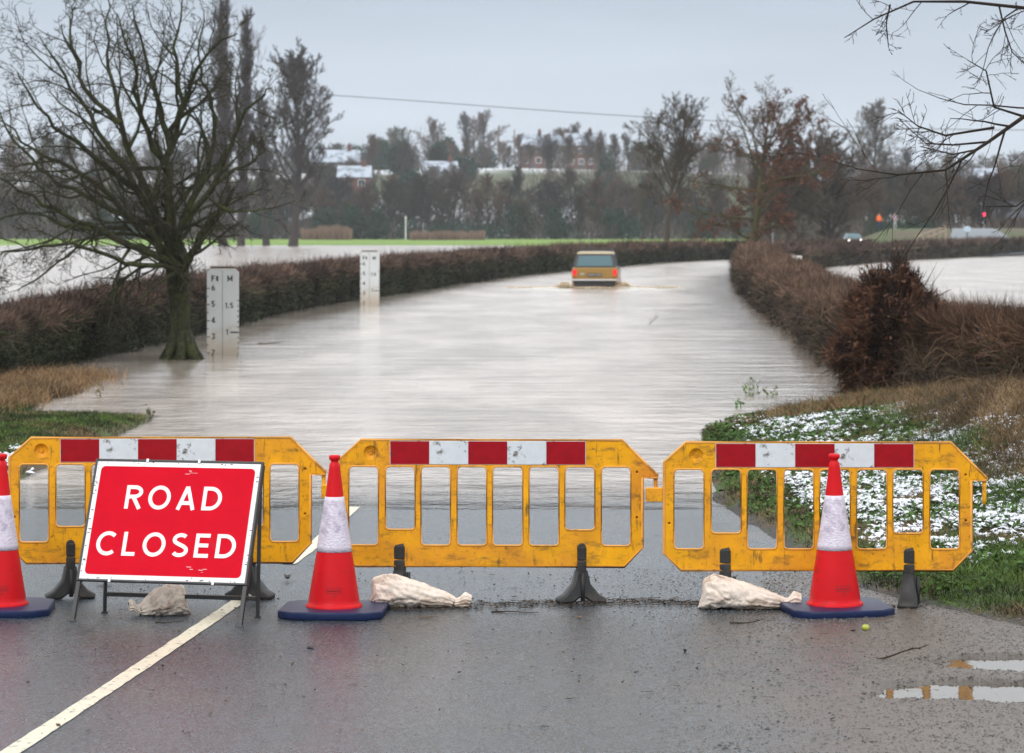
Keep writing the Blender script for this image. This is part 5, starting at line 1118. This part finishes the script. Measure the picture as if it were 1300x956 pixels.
# bow wave ridges trailing off both sides
def wash():
    xs = np.linspace(-9.5, 9.5, 220); ys = np.linspace(-7, 3, 70); X_, Y_ = np.meshgrid(xs, ys)
    rid = np.exp(-((Y_ - (.8 - .42 * np.abs(X_) + 1.2 * (fbm(X_ * .5, 0 * X_, 12) - .5))) / .55)**2) + .6 * np.exp(-((Y_ + 1.9 + .3 * np.abs(X_)) / .5)**2) + .45 * np.exp(-((Y_ + 3.8) / .6)**2)
    edge = (1 - np.abs(X_) / 9.5)**2.2 * np.clip((Y_ + 7) / 2, 0, 1) * np.clip((3 - Y_) / 1.5, 0, 1); edge = np.clip(edge * 1.6, 0, 1)
    rid = rid * np.exp(-(np.abs(X_) / 3.6)**1.5); h_ = (.075 * rid * (.35 + 1.3 * fbm(X_ * .8, Y_ * 1.5, 83)) + .05 * (fbm(X_ * 1.8, Y_ * 2.2, 88) - .45) + .02 * (fbm(X_ * 7, Y_ * 7, 89) - .5)) * edge - .016
    C_ = lerp(np.broadcast_to(np.array((.40, .345, .27)), X_.shape + (3,)), np.array((.66, .58, .46)), sstep(.035, .11, h_ + .03 * (fbm(X_ * 5, Y_ * 5, 87) - .5)))
    b = MB(); b.add(np.stack([X_ + c0[0], Y_ + c0[1], WZ + h_], -1), grid_faces(70, 220), C_.reshape(-1, 3)); tag(b.obj('car_wake', mat('silty_wake', attr=True, rough=.18, spec=.6, nscale=4, namt=.1, bump=.02, bscale=6), smooth=True), kind='structure')
wash()

# ------------------------------------------------------------------ distant traffic, signal, people, poles
M['hlamp'] = mat('lit_headlamp', (1, 1, 1), .2, emis=(1, .95, .85), estr=14); M['grey'] = paint('dark_grey_car_paint', (.045, .05, .06))
def oncoming():
    x, y = PX(1086, 0, 297)[:2]; root = empty('oncoming_car', (x, y, zat(x, y)), 0, 'distant dark car with bright headlights facing this way behind the far hedge', 'car')
    def sec(yy, zb, zt, hw): return [(-hw, yy, zb), (hw, yy, zb), (hw, yy, zt - .1), (hw - .06, yy, zt), (-hw + .06, yy, zt), (-hw, yy, zt - .1)]
    loft([sec(0, .3, .75, .78), sec(.2, .2, .88, .88), sec(1.2, .2, .98, .9), sec(3.6, .2, 1.0, .9), sec(4.2, .3, .95, .85)]).obj('body', M['grey'], root, bevel=.03)
    loft([[(-.8, 1.0, .96), (.8, 1.0, .96), (.62, 1.7, 1.42), (-.62, 1.7, 1.42)], [(-.8, 3.9, .97), (.8, 3.9, .97), (.62, 3.3, 1.42), (-.62, 3.3, 1.42)]]).obj('cabin', M['glassb'], root, bevel=.03)
    for sx in (-1, 1):
        b = lathe([(0, -.04), (.13, -.02), (.15, .03)], 16); b.v = [np.stack([v[:, 0], v[:, 2], v[:, 1]], -1) for v in b.v]; o = b.obj('headlight', M['hlamp'], root); o.location = (sx * .62, .02, .66)
        for wy in (.8, 3.4):
            w1 = lathe([(.0, -.1), (.31, -.1), (.33, 0), (.31, .1), (0, .1)], 20); w1.v = [np.stack([v[:, 2], v[:, 0], v[:, 1]], -1) for v in w1.v]; o = w1.obj('wheel', M['tyre'], root); o.location = (sx * .8, wy, .33)
oncoming()
M['redlit'] = mat('lit_red_signal', (.8, .0, .02), .3, emis=(1, .01, .04), estr=9); M['dlens'] = mat('unlit_signal_lens', (.03, .03, .03), .3); M['galv'] = mat('galvanised_pole', (.30, .33, .36), .5, metal=.3)
def signal():
    x, y = PX(1249, 0, 318)[:2]; z = zat(x, y); hz_ = 2.36 + 15 * y / F; root = empty('traffic_light', (x, y, z), 0, 'distant traffic light showing red beyond the far hedge', 'traffic light')
    b = MB(); b.tube([(0, .1, -.2), (0, .1, hz_ - z + .3)], .06, 8); b.obj('pole', M['galv'], root)
    b = MB(); b.box((-.32, -.04, hz_ - z - .75), (.32, .04, hz_ - z + .35)); b.obj('backboard', M['blackm'], root, bevel=.03)
    for k, mm in ((0, 'redlit'), (1, 'dlens'), (2, 'dlens')):
        q = lathe([(0, -.05), (.12, -.03), (.15, .0)], 16); q.v = [np.stack([v[:, 0], v[:, 2], v[:, 1]], -1) for v in q.v]; o = q.obj('lamp', M[mm], root); o.location = (0, -.05, hz_ - z - k * .3)
signal()
def round_sign():
    x, y = PX(1228, 0, 290)[:2]; z = zat(x, y); root = empty('round_road_sign', (x, y, z), 0, 'small pale blue and white round sign on a dark pole near the red signal', 'sign')
    zc = 2.36 - 3.5 * y / F - z; b = MB(); b.tube([(0, .05, -.2), (0, .05, zc)], .06, 8); b.obj('pole', M['blackm'], root)
    q = lathe([(0, -.02), (.30, -.02), (.30, .02), (0, .02)], 24); q.v = [np.stack([v[:, 0] * 1.25, v[:, 2], v[:, 1] + zc], -1) for v in q.v]; q.obj('disc', mat('pale_blue_sign', (.55, .66, .80), .5), root)
round_sign()
def person(px, py_feet, Yp, jacket, legs, skin, label, rz, arm=.2):
    x = (px - 650) * Yp / F; z = zat(x, Yp); root = empty('person', (x, Yp, z), rz, label, 'person')
    V = [(0, 0, .95), (0, 0, 1.15), (0, 0, 1.40), (0, 0, 1.50), (0, -.01, 1.60), (0, -.01, 1.70), (-.19, 0, 1.40), (-.25, 0, 1.15), (-.24, -arm, .92), (.19, 0, 1.40), (.25, 0, 1.15), (.24, -arm, .92), (-.1, 0, .88), (-.11, 0, .48), (-.11, .02, .08), (-.12, -.12, .04), (.1, 0, .88), (.11, -.02, .48), (.12, .02, .08), (.13, -.12, .04)]
    E = [(0, 1), (1, 2), (2, 3), (3, 4), (4, 5), (2, 6), (6, 7), (7, 8), (2, 9), (9, 10), (10, 11), (0, 12), (12, 13), (13, 14), (14, 15), (0, 16), (16, 17), (17, 18), (18, 19)]
    Rr = [.16, .16, .15, .06, .095, .08, .08, .06, .045, .08, .06, .045, .1, .075, .05, .045, .1, .075, .05, .045]
    me = bpy.data.meshes.new('body'); me.from_pydata(V, E, []); o = link('body', me, root); s = o.modifiers.new('skin', 'SKIN'); 
    for i, r_ in enumerate(Rr): me.skin_vertices[0].data[i].radius = (r_, r_ * .8) if me.skin_vertices else (r_, r_)
    me.skin_vertices[0].data[0].use_root = True
    o.modifiers.new('sub', 'SUBSURF').render_levels = 2
    dg = bpy.context.evaluated_depsgraph_get(); m2 = bpy.data.meshes.new_from_object(o.evaluated_get(dg)); o.modifiers.clear(); o.data = m2; m2.materials.clear()
    for c in (mat('jacket', jacket, .7), mat('trousers', legs, .8), mat('skin', skin, .6), mat('hair', (.5, .48, .45), .8)): m2.materials.append(c)
    for f in m2.polygons:
        c = f.center; f.material_index = 1 if c.z < .92 else 3 if c.z > 1.70 else 2 if c.z > 1.50 else 0; f.use_smooth = True
for args in ((1116, 0, 309, (.95, .17, .01), (.012, .02, .09), (.55, .36, .30), 'distant person in a bright orange jacket and navy trousers standing on the bank', 0), (1136, 0, 310, (.55, .38, .42), (.5, .5, .5), (.5, .36, .3), 'distant person in a pale pinkish jacket beside the one in orange', .3)):
    person(*args)
# rails on the bank
def rail_fence(name, pts, zf, posts, hgt, col, label, rails=(.45, .95), w_=.05, cat='fence', r=.035):
    Q = resample(pts, .5); o0 = (Q[0, 0], Q[0, 1], 0); root = empty(name, o0, 0, label, cat); mm = mat(name + '_timber', col, .85, nscale=4, namt=.25)
    s = np.concatenate([[0], np.cumsum(np.linalg.norm(np.diff(Q, axis=0), axis=1))])
    for t in np.linspace(0, s[-1], posts):
        x, y = np.interp(t, s, Q[:, 0]), np.interp(t, s, Q[:, 1]); z = zf(x, y); b = MB(); b.box((x - w_ - o0[0], y - w_ - o0[1], z - .6), (x + w_ - o0[0], y + w_ - o0[1], z + hgt)); b.obj('post', mm, root)
    for h_ in rails:
        P = np.array([(x - o0[0], y - o0[1] - w_ - r, zf(x, y) + h_) for x, y in Q]); b = MB(); b.tube(P, r, 4); b.obj('rail', mm, root)
rail_fence('ramp_fence', [(41.2, 288.5), (44.2, 289)], lambda x, y: .30 + (x - 41.2) * .36, 6, 1.05, (.42, .32, .24), 'pale timber rail fence climbing the bank between the people and the red signal', (.5, 1.0), .07, r=.06)
rail_fence('field_fence', [(12.8, 138), (14.0, 147), (18.2, 167), (23.4, 186), (30.4, 208)], lambda x, y: -.05, 34, .95, (.17, .12, .085), 'weathered post and rail fence standing at the back edge of the flooded field', (.4, .85), .06, r=.045)
# wet ramp of pale tarmac on the bank
u, v = np.meshgrid(np.linspace(0, 1, 8), np.linspace(0, 1, 12)); yy = 290 + v * 16; xx = 44.6 + v * 3.0 + u * (7.4 - 3.2 * v) ; zz = height(xx, yy) + .06
b = MB(); b.add(np.stack([xx, yy, zz], -1), grid_faces(12, 8)); tag(b.obj('ramp_road', mat('wet_pale_tarmac', (.13, .15, .17), .55), smooth=True), kind='structure')
def pole(name, px, Yp, zb, zt, r, m_, label, cat='post', headm=None, hh=.12):
    x = (px - 650) * Yp / F; root = empty(name, (x, Yp, zb), 0, label, cat); b = MB(); b.tube([(0, 0, -.3), (0, 0, zt - zb)], r, 8); b.obj('shaft', m_, root)
    if headm: b = MB(); b.box((-r * 1.4, -r * 1.5, zt - zb - hh), (r * 1.4, r * 1.4, zt - zb + .01)); b.obj('head', headm, root, bevel=r * .2)
M['wht'] = mat('white_plastic', (.8, .8, .78), .5)
pole('marker_post', 1012, 146, -.1, .82, .16, M['blackm'], 'dark bollard with white reflective head beside the rail fence', 'bollard', M['wht'], .2)
pole('signpost', 981, 205, -.3, 2.75, .045, M['galv'], 'slim grey pole rising behind the hedge end beside the russet-leaved tree', 'post')
pole('marker_stake', 965, 160, -.3, .72, .08, M['blackm'], 'short stake with white top right beside the russet-leaved tree trunk', 'post', M['wht'], .2)
pole('marker_stake', 979, 158, -.3, .70, .10, M['blackm'], 'short stake with white top between the slim grey pole and the bollard', 'post', M['wht'], .22)
pole('white_mast', 515, 476, 0.1, 4.0, .09, M['wht'], 'white post with a small square head at the back of the green field', 'post', M['wht'], .5)
pole('utility_pole', 633, 700, 18, 27.2, .16, M['wood'], 'thin dark pole standing on the skyline beside the hill houses', 'pole')
pole('utility_pole', 653, 712, 18, 26.6, .14, M['wood'], 'thinner dark pole on the skyline right next to the hill houses', 'pole')
# overhead wire
Yw = 250.0
P0 = PX(-260, 60, Yw); P1 = PX(1560, 175, Yw); P = []
for t in np.linspace(0, 1, 60):
    px = -260 + 1820 * t; py = np.interp(px, [-260, 420, 780, 1100, 1560], [86, 120, 147, 163, 168]); P.append(PX(px, py, Yw))
P = np.array(P); k = np.ones(9) / 9; P[:, 2] = np.convolve(np.pad(P[:, 2], 4, 'edge'), k, 'valid')
b = MB(); b.tube(P, .028, 4); tag(b.obj('overhead_wire', M['blackm']), 'single dark overhead wire sagging across the grey sky', 'wire')
for q, nm in ((P[0], 'past one end'), (P[-1], 'past the other end')):
    b = MB(); b.tube([(0, 0, -1), (0, 0, q[2] + .5)], [.16, .12], 10); b.box((-.7, -.05, q[2] - .12), (.7, .05, q[2])); o = b.obj('wire_pole', M['wood']); o.location = (q[0], q[1], 0); tag(o, 'tall timber pole carrying the overhead wire ' + nm, 'pole')

# ------------------------------------------------------------------ houses on the hill
M['brick'] = mat('red_brick_wall', (.13, .06, .05), .9, nscale=3, namt=.15); M['render'] = mat('grey_rendered_wall', (.22, .22, .23), .9, nscale=2, namt=.12); M['snowroof'] = mat('snow_covered_roof', (.40, .45, .52), .7, nscale=1.2, namt=.08, dirt=(.16, .18, .22), dscale=.7, dlo=.48, dhi=.6)
M['slate'] = mat('dark_slate_roof', (.06, .065, .08), .7, nscale=3); M['pane'] = mat('dark_window_pane', (.03, .04, .05), .1)
def house(px, Yh, W_, D_, He, Hr, wall, roof, label, nw=2, rz=0, zoff=0, gable=False):
    x = (px - 650) * Yh / F; z = zat(x, Yh) + zoff; root = empty('house', (x, Yh, z), rz, label, 'house'); hw = W_ / 2
    b = MB(); b.box((-hw, 0, -2.5), (hw, D_, He)); wo_ = b.obj('wall', M[wall], root)
    if gable: V = [(-hw - .2, -.3, He), (hw + .2, -.3, He), (0, -.3, He + Hr), (-hw - .2, D_ + .3, He), (hw + .2, D_ + .3, He), (0, D_ + .3, He + Hr)]; Fc = [[(0, 1, 2), (3, 5, 4)], [(0, 2, 5, 3), (1, 4, 5, 2), (0, 3, 4, 1)]]
    else: V = [(-hw - .3, -.35, He), (-hw - .3, D_ + .35, He), (-hw - .3, D_ / 2, He + Hr), (hw + .3, -.35, He), (hw + .3, D_ + .35, He), (hw + .3, D_ / 2, He + Hr)]; Fc = [[(0, 1, 2), (3, 5, 4)], [(0, 2, 5, 3), (1, 4, 5, 2), (0, 3, 4, 1)]]
    b = MB(); b.add(V, Fc[0]); b.f.append(np.array(Fc[1])); ro = b.obj('roof', M[roof], root); b = MB(); cxx = hw * .6; b.box((cxx - .45, D_ / 2 - .4, He + .2), (cxx + .45, D_ / 2 + .4, He + Hr + 1.1)); b.tube([(cxx, D_ / 2, He + Hr + 1.0), (cxx, D_ / 2, He + Hr + 1.5)], .18, 8); b.obj('chimney', M['brick'], ro)
    for fl in (0, 1):
        for i in range(nw):
            wx = -hw + W_ * (i + .5) / nw; wz = .9 + fl * 2.7
            if wz + 1.4 > He: continue
            b = MB(); b.box((wx - .7, -.06, wz), (wx + .7, -.003, wz + 1.4)); wf = b.obj('window', M['wht'], root); b = MB(); b.box((wx - .6, -.09, wz + .1), (wx - .04, -.063, wz + 1.3)); b.box((wx + .04, -.09, wz + .1), (wx + .6, -.063, wz + 1.3)); b.obj('pane', M['pane'], wf)
    b = MB(); b.box((-.5, -.05, -.3), (.5, -.004, .75)); b.obj('door', M['slate'], root)
HG = 'houses on the wooded hill'
house(449, 560, 6.2, 7, 5.4, 2.4, 'brick', 'snowroof', 'red brick house with white windows and snowy roof low on the wooded hill', 2, zoff=2.4)
house(676, 708, 6.0, 7, 5.2, 3.0, 'brick', 'snowroof', 'first house of the skyline row beside the thin poles, with a snowy roof', 2, zoff=1.0)
house(708, 716, 6.6, 8, 5.6, 3.0, 'render', 'snowroof', 'middle house of the skyline row, grey walls under a snowy gable', 2, zoff=1.2, gable=True)
house(738, 706, 7.6, 8, 5.6, 3.2, 'brick', 'snowroof', 'wide brick house with snowy roof, last of the skyline row', 3, zoff=1.0)
house(424, 600, 10, 8, 3.4, 2.8, 'render', 'snowroof', 'long low snow-roofed building above the red brick house', 5, zoff=4.2)
house(562, 600, 6.5, 7, 2.2, 2.2, 'render', 'snowroof', 'low cottage with a broad snowy roof among the evergreens', 3, R(8), zoff=3.0)
house(1262, 560, 6, 7, 4.8, 2.4, 'render', 'snowroof', 'pale-roofed house half hidden in trees beyond the red signal', 2, zoff=4.0)
house(1288, 360, 8, 7, 3.2, 2.2, 'brick', 'slate', 'low reddish building behind the far hedge near the red signal', 2, zoff=0)

# ------------------------------------------------------------------ litter on the road
n = 5200; x = rng.uniform(-2.6, 2.6, n); k = rng.random(n)
y = np.where(k < .45, 17.62 + rng.normal(0, .09, n) + .12 * np.sin(x * 2.2), np.where(k < .6, 17.9 + rng.random(n) * 1.3, rng.uniform(13, 20, n))); sel = (k < .45) & (x < -.9); x[sel] = rng.uniform(-.9, 1.6, sel.sum())
kp = (k < .45) | (rng.random(n) < .5); x, y = x[kp], y[kp]; n = len(x); b = MB()
b.cards(np.stack([x, y, road_z(y) + .010 + .004 * rng.random(n)], -1), rng.uniform(.003, .012, n) * np.where(rng.random(n) < .05, 1.8, 1), np.array((.045, .03, .018)) * rng.uniform(.4, 2.2, (n, 1)), rng.normal(0, .35, (n, 3)) + (0, 0, 1))
m_ = 420; x = rng.uniform(-1.2, 1.7, m_); y = 17.62 + rng.normal(0, .1, m_) + .12 * np.sin(x * 2.2); D = rng.normal(0, 1, (m_, 3)) * (1, .35, .06); b.blades(np.stack([x, y, np.full(m_, .012)], -1), D, rng.uniform(.03, .14, m_), .006, np.array((.05, .033, .02)) * rng.uniform(.5, 1.8, (m_, 1)))
m_ = 160; x = rng.uniform(-2.6, 2.6, m_); y = rng.uniform(13, 22, m_); D = rng.normal(0, 1, (m_, 3)) * (1, .5, .03); b.blades(np.stack([x, y, road_z(y) + .010], -1), D, rng.uniform(.02, .09, m_), .004, np.array((.05, .036, .025)) * rng.uniform(.5, 1.8, (m_, 1)))
tag(b.obj('leaf_litter', M['leaf']), 'wet scraps of leaf and twig strewn along the road by the flood', 'litter', kind='stuff')
# gravel on the muddy shoulder
def stones(n, xf, yf, name, label, lo=.002, hi=.008):
    x = xf(n); y = yf(n); kp = (x < vx(y) + .35) & (x > 1.9 - 1.5 * rng.random(n)**1.8 + .5 * (fbm(x * 2, y * 2, 2) - .5)) ; x, y = x[kp], y[kp]; n = len(x)
    z = np.where(x - vx(y) < -.05, np.where(x - cx(y) < 3.3, road_z(y), shoulder_z(x, y)), height(x, y)) + .003; kq = z > -.012; x, y, z = x[kq], y[kq], z[kq]; n = len(x); r_ = rng.uniform(lo, hi, n) * np.where(rng.random(n) < .04, 1.8, 1)
    o8 = np.array([(1, 0, 0), (0, 1, 0), (-1, 0, 0), (0, -1, 0), (0, 0, .7), (0, 0, -.7)], float); V = o8[None] * r_[:, None, None] * rng.uniform(.6, 1.3, (n, 6, 1)); V = V + np.stack([x, y, z], -1)[:, None]
    fc = np.array([(0, 1, 4), (1, 2, 4), (2, 3, 4), (3, 0, 4), (1, 0, 5), (2, 1, 5), (3, 2, 5), (0, 3, 5)])[None] + np.arange(n)[:, None, None] * 6
    b = MB(); b.add(V.reshape(-1, 3), fc.reshape(-1, 3), np.repeat(np.array((.085, .075, .065)) * rng.uniform(.4, 1.8, (n, 1)), 6, 0)); tag(b.obj(name, mat('wet_gravel', attr=True, rough=.4, spec=.5)), label, 'gravel', kind='stuff')
stones(45000, lambda n: rng.uniform(.6, 3.6, n), lambda n: rng.uniform(12.4, 20.5, n), 'gravel', 'fine wet gravel and grit on the muddy shoulder below the verge')
def leaf(px, py, s, col, label, name='fallen_leaf', curl=.4):
    y = CAMZ * F / (py - 287); x = (px - 650) * y / F; u = np.linspace(-1, 1, 9); V = []; 
    for a in u:
        w_ = math.sqrt(max(0, 1 - a * a)) * .5 * (1 - .25 * a)
        for q in (-1, -.5, 0, .5, 1): V.append((a * s, q * w_ * s, (curl * s * (q * w_)**2 * 2 + .25 * curl * s * a * a + .02 * s * math.sin(a * 9 + q * 4)) + .012))
    b = MB(); b.add(V, grid_faces(9, 5)); V2 = [(p[0], p[1], p[2] - .003) for p in V]; b.add(V2, grid_faces(9, 5)[:, ::-1]); o = b.obj(name, mat(name + '_skin', col, .5, nscale=30, namt=.3), smooth=True); o.location = (x, y, 0); o.rotation_euler = (0, 0, rng.uniform(0, 6)); tag(o, label, 'leaf')
leaf(394, 825, .032, (.014, .010, .008), 'black curled leaf on the bare road in front of the middle cone')
leaf(132, 741, .055, (.13, .075, .04), 'pale brown crumpled leaf seen beneath the red sign', curl=1)
leaf(365, 737, .05, (.06, .035, .025), 'dark brown curled leaf on the road behind the middle cone', curl=1.2)
leaf(345, 759, .03, (.05, .03, .02), 'small dark leaf beside the foot of the red sign')
leaf(735, 786, .025, (.20, .12, .05), 'tan leaf fragment on the road in front of the middle barrier foot')
leaf(1083, 803, .022, (.02, .014, .01), 'tiny black leaf curl on the gravel in front of the verge-side cone')
leaf(1010, 690, .03, (.2, .1, .04), 'orange-brown leaf behind the verge-side cone')
twig(215, 791, .17, 'thin black stick on the road beside the sign foot', zg=.006, up=.01, r=.004, n=1)
twig(655, 777, .3, 'long dark stick on the road near the middle barrier foot', zg=.006, up=.02, r=.005, n=2)
twig(1148, 838, .30, 'dark forked twig lying at the edge of the puddle', zg=.002, up=.25, r=.006, n=3)
twig(950, 791, .22, 'dark stick on the road in front of the sandbag by the verge', zg=.006, up=.02, r=.005, n=2)
twig(545, 785, .12, 'small pale twig on the road in front of the middle sandbag', zg=.006, up=.03, r=.004, col=(.16, .11, .07), n=1)
def windfall():
    y = CAMZ * F / (801 - 287); x = (1099 - 650) * y / F; b = lathe([(0, .002), (.014, .004), (.022, .016), (.021, .028), (.012, .037), (.004, .034), (0, .032)], 20)
    root = empty('windfall_fruit', (x, y, 0), 0, 'small yellow-green windfall fruit on the gravel by the verge-side cone', 'fruit'); b.obj('fruit', mat('yellow_green_skin', (.42, .46, .06), .4, nscale=30), root, smooth=True)
    q = MB(); q.tube([(0, 0, .033), (.004, .002, .05)], .0015, 5); q.obj('stalk', M['wood'], root)
windfall()
bpy.context.view_layer.update()
